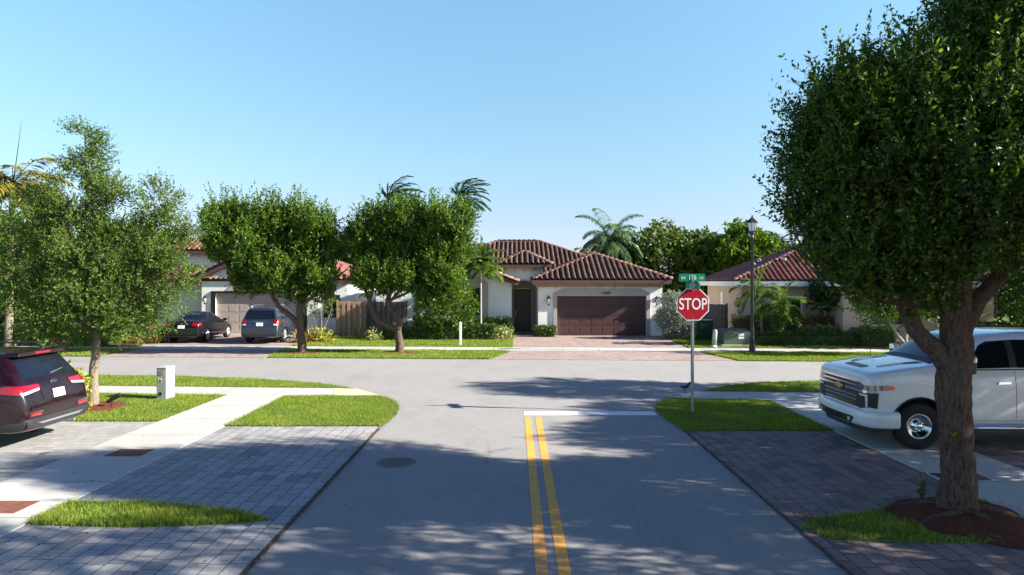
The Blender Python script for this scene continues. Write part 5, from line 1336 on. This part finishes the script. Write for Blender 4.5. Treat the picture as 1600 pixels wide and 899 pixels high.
def decal(name,bvh,poly,axis,side,mat,parent,off=.006,thick=.02,step=.06):
    bm=bmesh.new(); f=bm.faces.new([bm.verts.new((a,b,0)) for a,b in poly])
    lo=[min(p[i] for p in poly) for i in (0,1)]; hi=[max(p[i] for p in poly) for i in (0,1)]
    for ax in (0,1):
        t=lo[ax]+step
        while t<hi[ax]-1e-4:
            co=[0,0,0];co[ax]=t;no=[0,0,0];no[ax]=1
            bmesh.ops.bisect_plane(bm,geom=list(bm.verts)+list(bm.edges)+list(bm.faces),plane_co=co,plane_no=no,dist=1e-5)
            t+=step
    bmesh.ops.triangulate(bm,faces=[q for q in bm.faces if len(q.verts)>4])
    last=None; hits={}
    for v in bm.verts:
        a,b=v.co.x,v.co.y
        if axis=='side': o=Vector((a,side*3,b)); d=Vector((0,-side,0))
        elif axis=='end': o=Vector((side*9,a,b)); d=Vector((-side,0,0))
        else: o=Vector((a,b,4)); d=Vector((0,0,-1))
        h=bvh.ray_cast(o,d)
        hits[v]=(h[0]-d*off) if h[0] else None
    good=[p for p in hits.values() if p is not None]
    if not good: bm.free(); return None
    for v,p in hits.items():
        if p is None:
            a,b=v.co.x,v.co.y
            q=min(good,key=lambda g:((g.x-a)**2+(g.z-b)**2) if axis=='side' else (((g.y-a)**2+(g.z-b)**2) if axis=='end' else ((g.x-a)**2+(g.y-b)**2)))
            p=q.copy()
        v.co=p
    d={'side':Vector((0,-side,0)),'end':Vector((-side,0,0)),'top':Vector((0,0,-1))}[axis]
    r=bmesh.ops.extrude_face_region(bm,geom=list(bm.faces))
    for v in r['geom']:
        if isinstance(v,bmesh.types.BMVert): v.co+=d*thick
    bmesh.ops.recalc_face_normals(bm,faces=bm.faces)
    me=bpy.data.meshes.new(name); bm.to_mesh(me); bm.free()
    o=link_mesh(name,me,mat,parent)
    me.polygons.foreach_set('use_smooth',[True]*len(me.polygons))
    try: me.set_sharp_from_angle(angle=R(40))
    except Exception: pass
    return o
def both(fn):
    for s in (-1,1): fn(s)
def wheel(parent,x,y,side,rad,rimr,width,style='spoke',n=5):
    """side=+1: outer face towards +y"""
    c=(x,y,rad); s=side; w=width/2
    mb=MB(); mb.lathe([(rimr*.93,-w*.9*s),(rimr*.93,w*.35*s),(.03,w*.35*s)] if s>0 else [(rimr*.93,-w*.9*s),(rimr*.93,w*.35*s),(.03,w*.35*s)],c,'y',24)
    hub=mb.build('wheel',M['black'],parent,True,fixn=True)
    mb=MB(); mb.lathe([(rimr*.97,-w*s),(rad*.93,-w*s),(rad*.995,-w*.7*s),(rad,0),(rad*.995,w*.7*s),(rad*.93,w*s),(rimr*1.12,w*1.04*s),(rimr*.97,w*.9*s),(rimr*.95,0)],c,'y',40)
    mb.build('tyre',M['rubber'],hub,True,fixn=True)
    mb=MB()
    mb.lathe([(rimr*.99,w*.55*s),(rimr*1.02,w*.95*s),(rimr*.97,w*1.0*s),(rimr*.90,w*.8*s),(rimr*.90,w*.5*s)],c,'y',40)
    if style=='spoke':
        for k in range(n):
            a=2*math.pi*k/n+.3
            for da in (-.16,.16):
                pts=[]
                r0,r1=rimr*.16,rimr*.93
                ca,sa=math.cos(a),math.sin(a); cb,sb=math.cos(a+da),math.sin(a+da)
                mb.tube([(x+r0*ca,y+w*.78*s,rad+r0*sa),(x+r1*.6*cb,y+w*.84*s,rad+r1*.6*sb),(x+r1*cb,y+w*.88*s,rad+r1*sb)],[.03,.022,.024],6)
        mb.lathe([(rimr*.22,w*.5*s),(rimr*.22,w*.86*s),(rimr*.14,w*.92*s),(.001,w*.92*s)],c,'y',16)
    else:  # chrome heavy duty disc with oval holes round a dished hub
        m=40
        def z(r): return w*(.90-.35*math.sin(min(1,r/rimr)*math.pi)**1.0)*s
        prof=[(rimr*.92,w*.78*s),(rimr*.80,w*.40*s),(rimr*.62,w*.32*s),(rimr*.5,w*.62*s),(rimr*.42,w*.86*s),(rimr*.26,w*.90*s),(rimr*.24,w*1.05*s),(rimr*.18,w*1.12*s),(.002,w*1.14*s)]
        mb.lathe(prof,c,'y',40)
    rim=mb.build('rim',M['chrome'] if style!='spoke' else M['alloy'],hub,True,fixn=True)
    if style!='spoke':
        mb=MB()
        for k in range(8):
            a=2*math.pi*k/8+.2; r=rimr*.76
            vs=[(x+r*math.cos(a)+rimr*.10*math.cos(q)*math.cos(a)-rimr*.17*math.sin(q)*math.sin(a),y+(w*.46)*s,rad+r*math.sin(a)+rimr*.10*math.cos(q)*math.sin(a)+rimr*.17*math.sin(q)*math.cos(a)) for q in [2*math.pi*i/14 for i in range(14)]]
            mb.add(vs,[tuple(range(14))])
        mb.build('vent_hole',M['black'],rim)
        mb=MB()
        for k in range(8):
            a=2*math.pi*k/8; r=rimr*.34; mb.lathe([(.016,w*.85*s),(.016,w*1.0*s),(.008,w*1.02*s)],(x+r*math.cos(a),y,rad+r*math.sin(a)),'y',8)
        mb.build('wheel_nut',M['chrome'],rim,fixn=True)
    return hub
def mirror(parent,x,y,z,s,mat,h=.16,w=.22,d=.12,stalk=.1,capm=None):
    mb=MB(); mb.box(x-d/2,x+d/2,min(s*(y+stalk),s*(y+stalk+w)),max(s*(y+stalk),s*(y+stalk+w)),z,z+h)
    m=mb.build('mirror',mat,parent,bevel=.035,seg=3,fixn=True)
    mb=MB(); mb.box(x-.03,x+.03,min(s*(y-.06),s*(y+stalk+.03)),max(s*(y-.06),s*(y+stalk+.03)),z+.01,z+.05); mb.build('stalk',M['plastic'],m)
    if capm:
        mb=MB(); a,b=sorted((s*(y+stalk-.004),s*(y+stalk+w+.004))); mb.box(x-d/2-.004,x+d/2+.008,a,b,z+h*.62,z+h+.006); mb.build('mirror_cap',capm,m,bevel=.03,seg=3,fixn=True)
    return m
def plate(parent,x,y,z,w,h,face,text,slope=0):
    mb=MB(); mb.box(-.008,.008,-w/2,w/2,-h/2,h/2); p=mb.build('number_plate',M['plate'],parent,bevel=.004); p.location=(x,y,z); p.rotation_euler=(0,slope,0)
    me=text_mesh(text,h*.55,ext=.001,sx=.9); me.materials.clear(); t=link_mesh('lettering',me,M['plate_ink'],p)
    t.location=(face*.0095,0,-.01); t.rotation_euler=(R(90),0,R(90) if face>0 else R(-90))
    return p
def thick_panel_x(mb,poly,x0,x1):
    """polygon in y,z extruded in x"""
    n=len(poly); vs=[(x0,a,b) for a,b in poly]+[(x1,a,b) for a,b in poly]
    mb.add(vs,[tuple(range(n)),tuple(range(2*n-1,n-1,-1))]+[(i,n+i,n+(i+1)%n,(i+1)%n) for i in range(n)])

# ---- maroon SUV, near left, rear towards the street
def crossover(label,loc,rz,paintm,L,w,H,spec):
    c=empty('parked_car',loc,rz); tag(c,label,'car')
    k=H/1.70
    st=[(0.0,.38,.60,.62,.58,.70,.50),(-.08,.30,.78,.80,.74,.86,.62),(-.35,.26,.90,.93,.84,1.00,.72),(-.9,.25,.94,1.0,.88,1.09,.76),(-1.3,.25,.945,1.02,.90,1.13,.78),(-1.5,.25,.945,1.03,.90,1.22,.74),(-2.1,.25,.945,1.05,.90,1.60,.66),(-2.5,.25,.945,1.06,.90,1.68,.66),(-3.3,.25,.945,1.09,.90,1.70,.67),(-3.95,.26,.945,1.13,.90,1.68,.66)]
    st+=spec['rear']
    sx=w/.945
    st=[(a*L/4.76,b,c_*sx,d,e*sx,f*k,g*sx) for a,b,c_,d,e,f,g in st]
    xf,xr=-.93*L/4.76,-3.70*L/4.76; wr=spec.get('wr',.365)
    body,bvh=car_body(st,[(xf,w,wr),(xr,w,wr)],wr+.055,paintm,c)
    for s in (-1,1):
        for x in (xf,xr): wheel(c,x,s*(w-.125),s,wr,wr*.66,.225,'spoke',5)
        X=lambda a:a*L/4.76
        decal('side_window',bvh,[(X(-1.85),1.10*k),(X(-2.62),1.12*k),(X(-2.62),1.56*k),(X(-2.35),1.55*k)],'side',s,M['glass_b'],c)
        decal('side_window',bvh,[(X(-2.68),1.12*k),(X(-3.42),1.14*k),(X(-3.42),1.56*k),(X(-2.68),1.565*k)],'side',s,M['glass_b'],c)
        decal('side_window',bvh,[(X(-3.48),1.14*k),(X(-4.02),1.19*k),(X(-4.12),1.25*k),(X(-4.05),1.38*k),(X(-3.85),1.52*k),(X(-3.48),1.56*k)],'side',s,M['glass_b'],c)
        decal('window_trim',bvh,[(X(-1.8),1.07*k),(X(-4.05),1.155*k),(X(-4.16),1.25*k),(X(-4.08),1.40*k),(X(-4.10),1.25*k),(X(-4.02),1.175*k),(X(-1.8),1.09*k)],'side',s,M['chrome'],c,off=.009)
        for xd in (-1.75,-2.65,-3.45): decal('door_seam',bvh,[(X(xd),.42),(X(xd)-.008,.42),(X(xd)-.008,1.08*k),(X(xd),1.08*k)],'side',s,M['black'],c,off=.002,step=.1)
        decal('sill_cladding',bvh,[(X(-1.36),.26),(X(-3.25),.26),(X(-3.25),.44),(X(-1.36),.44)],'side',s,M['plastic'],c,off=.012)
        for hx in (-2.42,-3.2): decal('door_handle',bvh,[(X(hx),.93*k),(X(hx)-.2,.94*k),(X(hx)-.2,.97*k),(X(hx),.96*k)],'side',s,spec['handle'],c,off=.03,thick=.035)
        mirror(c,X(-1.78),.86,1.05*k,s,paintm)
        mb=MB(); mb.tube([(X(-2.35),s*.60*sx,1.68*k),(X(-2.45),s*.61*sx,1.745*k),(X(-3.9),s*.61*sx,1.755*k),(X(-4.08),s*.6*sx,1.69*k)],.018,6); mb.build('roof_rail',spec['rail'],c,True)
    decal('windshield',bvh,[(-.72*sx,1.18*k),(.72*sx,1.18*k),(.60*sx,1.60*k),(-.60*sx,1.60*k)],'end',1,M['glass_b'],c)
    for s in (-1,1): decal('headlamp',bvh,[(s*.45,.72),(s*.78,.80),(s*.78,.88),(s*.5,.82)],'end',1,M['clearlamp'],c)
    decal('grille',bvh,[(-.4,.55),(.4,.55),(.4,.78),(-.4,.78)],'end',1,M['black'],c)
    return c,bvh,body
c,bvh,body=crossover('dark maroon SUV parked rear to the street on pale pavers at the left edge',(-13.12,12.5,.012),math.pi,M['maroon'],4.76,.945,1.69,
   dict(rear=[(-4.28,.27,.943,1.14,.895,1.645,.655),(-4.36,.27,.94,1.15,.89,1.58,.66),(-4.50,.28,.93,1.14,.88,1.33,.71),(-4.60,.29,.915,1.10,.87,1.18,.76),(-4.68,.30,.89,1.0,.84,1.06,.76),(-4.74,.32,.86,.84,.82,.92,.74),(-4.79,.35,.83,.66,.80,.74,.70),(-4.79,.38,.75,.62,.72,.68,.62)],handle=M['maroon'],rail=M['plastic'],wr=.37))
decal('rear_window',bvh,[(-.68,1.20),(.68,1.20),(.60,1.54),(-.60,1.54)],'end',-1,M['glass_b'],c)
mb=MB()
thick_panel_x(mb,[(-.62,1.585),(.62,1.585),(.58,1.66),(-.58,1.66)],-4.20,-4.47)
sp=mb.build('spoiler',M['maroon'],c,bevel=.02,seg=3,fixn=True)
mb=MB(); mb.box(-4.478,-4.46,-.20,.20,1.605,1.645); mb.build('brake_light',M['redlamp'],sp,bevel=.006,fixn=True)
for s in (-1,1):
    tl=decal('tail_lamp',bvh,[(s*.40,1.03),(s*.90,.97),(s*.90,1.11),(s*.40,1.10)],'end',-1,M['redlamp'],c,off=.014,step=.04)
    decal('lamp_wrap',bvh,[(-4.22,1.06),(-4.40,.99),(-4.70,.96),(-4.70,1.11),(-4.45,1.12)],'side',s,M['redlamp'],tl,off=.010,step=.04)
    decal('reverse_lamp',bvh,[(s*.44,1.0),(s*.84,.95),(s*.86,.99),(s*.44,1.035)],'end',-1,M['clearlamp'],tl,off=.016,step=.04)
    decal('rear_reflector',bvh,[(s*.50,.57),(s*.78,.59),(s*.76,.635),(s*.50,.625)],'end',-1,M['redlamp'],c,off=.012,step=.04)
    decal('reflector_trim',bvh,[(s*.44,.60),(s*.50,.65),(s*.78,.66),(s*.80,.62),(s*.79,.65),(s*.5,.64)],'end',-1,M['chrome'],c,off=.012,step=.05)
    decal('bumper_cladding',bvh,[(-4.08,.27),(-4.70,.27),(-4.72,.50),(-4.08,.46)],'side',s,M['plastic'],c,off=.012)
decal('bumper_cladding',bvh,[(-.86,.36),(.86,.36),(.88,.54),(-.88,.54)],'end',-1,M['plastic'],c,off=.016)
decal('skid_trim',bvh,[(-.50,.42),(.50,.42),(.62,.46),(.48,.455),(-.48,.455),(-.62,.46)],'end',-1,M['alloy'],c,off=.024)
decal('tailgate_seam',bvh,[(-.70,.675),(.70,.675),(.70,.685),(-.70,.685)],'end',-1,M['black'],c,off=.003)
for s in (-1,1): decal('tailgate_seam',bvh,[(s*.70,.68),(s*.708,.68),(s*.735,.97),(s*.727,.97)],'end',-1,M['black'],c,off=.003)
decal('tailgate_recess',bvh,[(-.38,.80),(.38,.80),(.42,1.0),(-.42,1.0)],'end',-1,M['maroon'],c,off=.006)
h0=bvh.ray_cast(Vector((-9,0,.9)),Vector((1,0,0)))[0]; plate(c,h0.x-.022,0,.895,.305,.155,-1,'39 V',R(12))
h0=bvh.ray_cast(Vector((-9,0,1.10)),Vector((1,0,0)))[0]
mb=MB(); mb.lathe([(.5,0),(.5,.02),(.42,.022)],(0,0,0),'x',28); e=mb.build('emblem',M['chrome'],c,True,fixn=True); e.scale=(-.6,.17,.08); e.location=(h0.x-.002,0,1.10)
me=text_mesh('KIA',.075,ext=.002); me.materials.clear(); t=link_mesh('lettering',me,M['black'],c); t.location=(h0.x-.018,0,1.10); t.rotation_euler=(R(90),0,R(-90))
h0=bvh.ray_cast(Vector((-9,.5,.78)),Vector((1,0,0)))[0]
me=text_mesh('SORENTO',.04,ext=.003); me.materials.clear(); t=link_mesh('lettering',me,M['chrome'],c); t.location=(h0.x-.006,.48,.78); t.rotation_euler=(R(90),0,R(-90))
mb=MB(); a=bvh.ray_cast(Vector((-9,-.02,1.24)),Vector((1,0,0)))[0]; b=bvh.ray_cast(Vector((-9,-.40,1.29)),Vector((1,0,0)))[0]
mb.tube([a+Vector((-.03,0,0)),b+Vector((-.03,0,0))],[.014,.008],6); mb.build('rear_wiper',M['alloy'],c)
mb=MB(); mb.tube([(-3.9,-.55,.27),(-4.68,-.58,.29)],.035,10); mb.build('exhaust',M['galv'],c)

# ---- grey SUV across the road
c,bvh,body=crossover('slate grey SUV parked on the driveway beside the black sedan, rear to the road',(-12.15,36.65,.014),R(92),M['greycar'],4.69,.915,1.74,
   dict(rear=[(-4.30,.27,.943,1.12,.895,1.655,.68),(-4.42,.27,.94,1.12,.89,1.60,.69),(-4.52,.28,.93,1.12,.88,1.36,.74),(-4.60,.29,.92,1.10,.87,1.16,.80),(-4.66,.30,.90,1.0,.86,1.06,.80),(-4.70,.32,.88,.84,.84,.92,.78),(-4.78,.35,.86,.62,.84,.68,.76),(-4.78,.38,.78,.58,.76,.64,.66)],handle=M['chrome'],rail=M['alloy'],wr=.36))
decal('rear_window',bvh,[(-.68,1.17),(.68,1.17),(.60,1.58),(-.60,1.58)],'end',-1,M['glass_b'],c)
for s in (-1,1):
    tl=decal('tail_lamp',bvh,[(s*.62,.90),(s*.86,.86),(s*.86,1.16),(s*.66,1.14)],'end',-1,M['redlamp'],c,off=.014)
    decal('lamp_wrap',bvh,[(-4.36,.96),(-4.62,.88),(-4.62,1.14),(-4.42,1.14)],'side',s,M['redlamp'],tl,off=.010)
    decal('reverse_lamp',bvh,[(s*.64,.90),(s*.84,.87),(s*.84,.93),(s*.64,.95)],'end',-1,M['clearlamp'],tl,off=.02)
decal('bumper_cladding',bvh,[(-.84,.36),(.84,.36),(.84,.50),(-.84,.50)],'end',-1,M['plastic'],c,off=.016)
decal('chrome_strip',bvh,[(-.34,1.04),(.34,1.04),(.34,1.075),(-.34,1.075)],'end',-1,M['chrome'],c,off=.014)
h0=bvh.ray_cast(Vector((-9,0,.93)),Vector((1,0,0)))[0]; plate(c,h0.x-.022,0,.93,.305,.155,-1,'FL 20',R(8))

# ---- black sedan
def sedan(label,loc,rz,paintm):
    c=empty('parked_car',loc,rz); tag(c,label,'car')
    st=[(0,.35,.6,.55,.56,.62,.5),(-.1,.25,.78,.65,.72,.72,.6),(-.5,.22,.86,.76,.78,.84,.66),(-1.1,.2,.88,.86,.82,.95,.7),(-1.35,.2,.88,.88,.83,1.0,.66),(-2.0,.2,.88,.91,.84,1.38,.56),(-2.5,.2,.88,.93,.84,1.46,.55),(-3.2,.2,.88,.95,.84,1.44,.55),(-3.75,.2,.88,.97,.82,1.25,.58),(-4.05,.22,.87,.98,.81,1.08,.66),(-4.40,.24,.85,.99,.79,1.06,.66),(-4.52,.28,.82,.92,.77,1.0,.64),(-4.58,.32,.78,.74,.74,.82,.60),(-4.60,.36,.72,.62,.7,.66,.56)]
    body,bvh=car_body(st,[(-.9,.88,.32),(-3.6,.88,.32)],.37,paintm,c)
    for s in (-1,1):
        for x in (-.9,-3.6): wheel(c,x,s*.765,s,.32,.22,.2,'spoke',7)
        decal('side_window',bvh,[(-1.75,.98),(-2.68,1.0),(-2.68,1.35),(-2.3,1.33)],'side',s,M['glass_b'],c)
        decal('side_window',bvh,[(-2.74,1.0),(-3.55,1.03),(-3.75,1.12),(-3.45,1.29),(-3.0,1.36),(-2.74,1.355)],'side',s,M['glass_b'],c)
        tl=decal('tail_lamp',bvh,[(s*.46,.84),(s*.82,.80),(s*.80,.98),(s*.52,.98)],'end',-1,M['redlamp'],c,off=.014)
        decal('lamp_wrap',bvh,[(-4.28,.92),(-4.48,.84),(-4.48,.97),(-4.3,.98)],'side',s,M['redlamp'],tl,off=.01)
        decal('headlamp',bvh,[(s*.45,.58),(s*.72,.62),(s*.72,.70),(s*.5,.66)],'end',1,M['clearlamp'],c)
        for hx in (-2.45,-3.35): decal('door_handle',bvh,[(hx,.86),(hx-.17,.87),(hx-.17,.895),(hx,.885)],'side',s,paintm,c,off=.03,thick=.035)
        decal('door_seam',bvh,[(-2.70,.3),(-2.708,.3),(-2.708,.95),(-2.70,.95)],'side',s,M['plastic'],c,off=.003,step=.1)
        mirror(c,-1.72,.80,.95,s,paintm,h=.13,w=.18)
    decal('rear_window',bvh,[(-.66,1.11),(.66,1.11),(.52,1.38),(-.52,1.38)],'end',-1,M['glass_b'],c)
    decal('windshield',bvh,[(-.68,1.04),(.68,1.04),(.52,1.38),(-.52,1.38)],'end',1,M['glass_b'],c)
    decal('bumper_seam',bvh,[(-.75,.60),(.75,.60),(.75,.61),(-.75,.61)],'end',-1,M['plastic'],c,off=.003)
    h0=bvh.ray_cast(Vector((-9,0,.78)),Vector((1,0,0)))[0]; plate(c,h0.x-.022,0,.79,.305,.15,-1,'FL 07',R(6))
    h0=bvh.ray_cast(Vector((-9,0,.93)),Vector((1,0,0)))[0]
    mb=MB(); mb.lathe([(.5,0),(.5,.02)],(0,0,0),'x',20); e=mb.build('emblem',M['chrome'],c,True,fixn=True); e.scale=(-.6,.12,.08); e.location=(h0.x-.004,0,.935)
    return c
sedan('black sedan parked on the left driveway, rear to the road, left of the grey SUV',(-16.05,36.9,.014),R(93),M['blackcar'])
sedan('dark car parked in front of the cream house at the far left edge',(-27.6,38.0,.014),R(90),M['blackcar'])

# ---- white pickup
c=empty('pickup_truck',(6.07,12.72,.024),math.pi); tag(c,'white crew cab pickup with chrome grille parked across the right sidewalk behind the big trunk','pickup truck')
st=[(0.0,.50,.80,1.09,.79,1.17,.72),(-.012,.44,.89,1.155,.88,1.24,.82),(-.07,.40,.955,1.205,.945,1.29,.885),(-.20,.38,.99,1.24,.975,1.325,.915),(-.5,.37,1.005,1.285,.985,1.375,.93),(-.85,.37,1.02,1.33,.99,1.43,.935),(-1.16,.37,1.02,1.345,.985,1.455,.91),(-1.30,.37,1.02,1.30,.98,1.53,.82),(-1.90,.37,1.02,1.31,.98,1.92,.76),(-2.25,.37,1.02,1.32,.98,2.0,.75),(-3.3,.37,1.02,1.33,.98,2.03,.76),(-4.0,.37,1.02,1.33,.98,2.0,.75),(-4.12,.37,1.02,1.33,.98,1.9,.76),(-4.22,.37,1.02,1.33,.975,1.44,.90),(-4.30,.37,1.02,1.31,.975,1.37,.93),(-5.3,.38,1.02,1.32,.975,1.38,.93),(-6.3,.40,1.02,1.32,.975,1.38,.93),(-6.42,.42,1.0,1.3,.96,1.36,.9),(-6.44,.46,.94,1.26,.9,1.32,.84)]
WX,WR=-.88,.405
body,bvh=car_body(st,[(WX,1.02,WR),(-5.05,1.02,WR)],.505,M['whitecar'],c,inner=.40)
for s in (-1,1):
    for x in (WX,-5.05): wheel(c,x,s*.87,s,WR,.215,.235,'hd')
    # thick black arch lip
    for (wx) in (WX,-5.05):
        mb=MB(); pts=[]
        for k in range(15):
            a=math.pi*(k/14)*1.02-.03; xx=wx+.50*math.cos(a); zz=WR+.50*math.sin(a)
            hh=bvh.ray_cast(Vector((xx,s*3,max(zz,.42))),Vector((0,-s,0)))[0]; pts.append((xx,(hh.y if hh else s*1.0)+s*.004,zz))
        mb.tube(pts,.016,6); mb.build('wheel_arch_lip',M['plastic'],c,True)
    decal('side_window',bvh,[(-1.70,1.39),(-2.46,1.41),(-2.46,1.87),(-2.14,1.85),(-2.0,1.78)],'side',s,M['glass_b'],c)
    decal('side_window',bvh,[(-2.58,1.41),(-3.85,1.42),(-3.92,1.50),(-3.84,1.84),(-3.6,1.88),(-2.58,1.88)],'side',s,M['glass_b'],c)
    decal('pillar_trim',bvh,[(-2.46,1.41),(-2.58,1.41),(-2.58,1.88),(-2.46,1.87)],'side',s,M['black'],c,off=.005)
    decal('window_trim',bvh,[(-1.62,1.36),(-3.9,1.385),(-3.9,1.405),(-1.62,1.38)],'side',s,M['chrome'],c,off=.009)
    for pts in ([(-1.50,.50),(-1.50,1.30)],[(-2.52,.45),(-2.52,1.36)],[(-3.66,.5),(-3.66,1.36)]):
        x_,za=pts[0];_,zb_=pts[1]; decal('door_seam',bvh,[(x_,za),(x_-.008,za),(x_-.008,zb_),(x_,zb_)],'side',s,M['plastic'],c,off=.002,step=.1)
    decal('door_seam',bvh,[(-1.50,.50),(-3.66,.50),(-3.66,.508),(-1.50,.508)],'side',s,M['plastic'],c,off=.002,step=.1)
    for hx in (-2.20,-3.34): decal('door_handle',bvh,[(hx,1.13),(hx-.22,1.14),(hx-.22,1.175),(hx-.02,1.17)],'side',s,M['chrome'],c,off=.035,thick=.03)
    mirror(c,-1.64,.98,1.33,s,M['black'],h=.30,w=.16,d=.11,stalk=.12,capm=M['chrome'])
    mb=MB(); mb.tube([(-1.4,s*.98,.42),(-1.5,s*1.08,.40),(-3.9,s*1.08,.40),(-4.0,s*.98,.42)],.045,8); mb.build('running_board',M['chrome'],c,True)
    # front lamps
    hl=decal('headlamp',bvh,[(s*.60,1.03),(s*.93,1.01),(s*.93,1.10),(s*.60,1.10)],'end',1,M['headlens'],c,off=.012,step=.04)
    decal('lamp_wrap',bvh,[(-.06,1.01),(-.30,1.02),(-.34,1.11),(-.06,1.10)],'side',s,M['headlens'],hl,off=.010,step=.04)
    decal('amber_marker',bvh,[(-.30,1.02),(-.43,1.03),(-.45,1.09),(-.34,1.11)],'side',s,M['amber'],hl,off=.012,step=.04)
    fl=decal('fog_cluster',bvh,[(s*.66,.66),(s*.93,.72),(s*.93,.97),(s*.66,.99)],'end',1,M['black'],c,off=.008,step=.04)
    decal('fog_side',bvh,[(-.05,.72),(-.16,.70),(-.18,.97),(-.05,.97)],'side',s,M['black'],fl,off=.006,step=.04)
    decal('lamp_strip',bvh,[(s*.70,.90),(s*.88,.90),(s*.88,.72),(s*.91,.72),(s*.91,.94),(s*.70,.94)],'end',1,M['clearlamp'],fl,off=.018,step=.04)
    decal('chrome_brow',bvh,[(-.03,.985),(-.17,.985),(-.17,1.005),(-.03,1.005)],'side',s,M['chrome'],c,off=.014,step=.04)
    h0=bvh.ray_cast(Vector((-1.1,s*3,1.18)),Vector((0,-s,0)))[0]
    me=text_mesh('HIGH COUNTRY',.075,ext=.003); me.materials.clear(); t=link_mesh('badge',me,M['chrome'],c); t.location=(-1.12,h0.y+s*.004,1.15); t.rotation_euler=(R(90),0,R(180) if s>0 else 0)
    h0=bvh.ray_cast(Vector((-1.66,s*3,.85)),Vector((0,-s,0)))[0]
    me=text_mesh('3500',.06,ext=.003); me.materials.clear(); t=link_mesh('badge',me,M['black'],c); t.location=(-1.68,h0.y+s*.004,.86); t.rotation_euler=(R(90),0,R(180) if s>0 else 0)
decal('grille',bvh,[(-.70,.68),(.70,.68),(.76,.9),(.74,1.12),(-.74,1.12),(-.76,.9)],'end',1,M['black'],c,off=.006)
for z0_,z1_,w_ in ((1.125,1.15,.66),(1.05,1.075,.60),(.965,1.005,.90),(.86,.885,.62),(.79,.815,.60),(.715,.74,.58)):
    decal('grille_bar',bvh,[(-w_,z0_),(w_,z0_),(w_,z1_),(-w_,z1_)],'end',1,M['chrome'],c,off=.028,thick=.03,step=.05)
h0=bvh.ray_cast(Vector((9,0,.98)),Vector((-1,0,0)))[0]
mb=MB(); thick_panel_x(mb,[(-.15,.955),(-.06,.955),(-.06,.93),(.06,.93),(.06,.955),(.15,.955),(.17,1.01),(.06,1.01),(.06,1.035),(-.06,1.035),(-.06,1.01),(-.17,1.01)],h0.x+.03,h0.x+.05); mb.build('emblem',plain('gold_emblem',(.55,.38,.12),.3,metal=.7),c,bevel=.004,fixn=True)
decal('windshield',bvh,[(-.80,1.53),(.80,1.53),(.68,1.92),(-.68,1.92)],'end',1,M['glass_b'],c,off=.005)
decal('cowl',bvh,[(-1.16,-.80),(-1.16,.80),(-1.29,.80),(-1.29,-.80)],'top',1,M['plastic'],c,off=.006)
# hood scoops and ridges
decal('hood_scoop',bvh,[(-.30,-.34),(-.36,-.30),(-.36,.30),(-.30,.34),(-.22,.30),(-.22,-.30)],'top',1,M['black'],c,off=.008)
for s in (-1,1):
    decal('hood_vent',bvh,[(-.82,s*.50),(-1.10,s*.56),(-1.12,s*.66),(-.92,s*.60)],'top',1,M['black'],c,off=.008)
    decal('hood_ridge',bvh,[(-.42,s*.44),(-1.12,s*.50),(-1.12,s*.54),(-.42,s*.48)],'top',1,M['whitecar'],c,off=.022,thick=.03)
# bumper: a section swept round the front
def bumper_path(s): return [(-.50,1.035),(-.36,1.04),(-.20,1.02),(-.08,.96),(.0,.84),(.05,.60),(.08,.30),(.09,0)]
pth=[(x,y) for x,y in bumper_path(1)]+[(x,-y) for x,y in bumper_path(1)[-2::-1]]
sec=[(.0,.37),(.04,.40),(.05,.45),(.05,.58),(.04,.625),(.015,.65),(-.10,.665),(-.10,.36)]
mb=MB(); vs=[];n=len(sec)
for i,(x,y) in enumerate(pth):
    a=Vector(pth[max(i-1,0)]);b=Vector(pth[min(i+1,len(pth)-1)]); t_=(b-a).normalized(); nn=Vector((-t_.y,t_.x)); 
    if nn.dot(Vector((x+.6,y*.6)))<0: nn=-nn
    for o_,z_ in sec: vs.append((x+nn.x*o_,y+nn.y*o_,z_))
mb.add(vs,[(i*n+k,i*n+(k+1)%n,(i+1)*n+(k+1)%n,(i+1)*n+k) for i in range(len(pth)-1) for k in range(n)]+[tuple(range(n)),tuple(range((len(pth)-1)*n,len(pth)*n))])
me=mb.mesh('bumper'); bm=bmesh.new(); bm.from_mesh(me); bmesh.ops.recalc_face_normals(bm,faces=bm.faces); bm.to_mesh(me); bb=BVHTree.FromBMesh(bm); bm.free()
bo=link_mesh('bumper',me,M['whitecar'],c); me.polygons.foreach_set('use_smooth',[True]*len(me.polygons)); me.set_sharp_from_angle(angle=R(50))
decal('intake',bb,[(-.58,.40),(.58,.40),(.66,.50),(.60,.52),(-.60,.52),(-.66,.50)],'end',1,M['black'],bo,off=.006)
for s in (-1,1):
    decal('tow_hook',bb,[(s*.34,.42),(s*.44,.42),(s*.44,.475),(s*.34,.475)],'end',1,M['chrome'],bo,off=.02)
    decal('tow_hook',bb,[(s*.50,.43),(s*.56,.43),(s*.58,.49),(s*.50,.49)],'end',1,M['clearlamp'],bo,off=.02)
mb=MB(); mb.prism([(-.45,-.95),(-.10,-.88),(.04,-.5),(.05,0),(.04,.5),(-.10,.88),(-.45,.95)],.28,.37); mb.build('air_dam',M['plastic'],c,bevel=.02,fixn=True)
mb=MB(); mb.box(-6.3,-.4,-.5,.5,.30,.40); mb.build('chassis',M['plastic'],c)
mb=MB(); mb.tube([(-1.0,-.88,1.40),(-1.02,-.88,1.70)],[.006,.003],5); mb.build('antenna',M['black'],c)
for s in (-1,1): decal('tail_lamp',bvh,[(s*.78,.85),(s*.93,.85),(s*.93,1.25),(s*.78,1.25)],'end',-1,M['redlamp'],c)
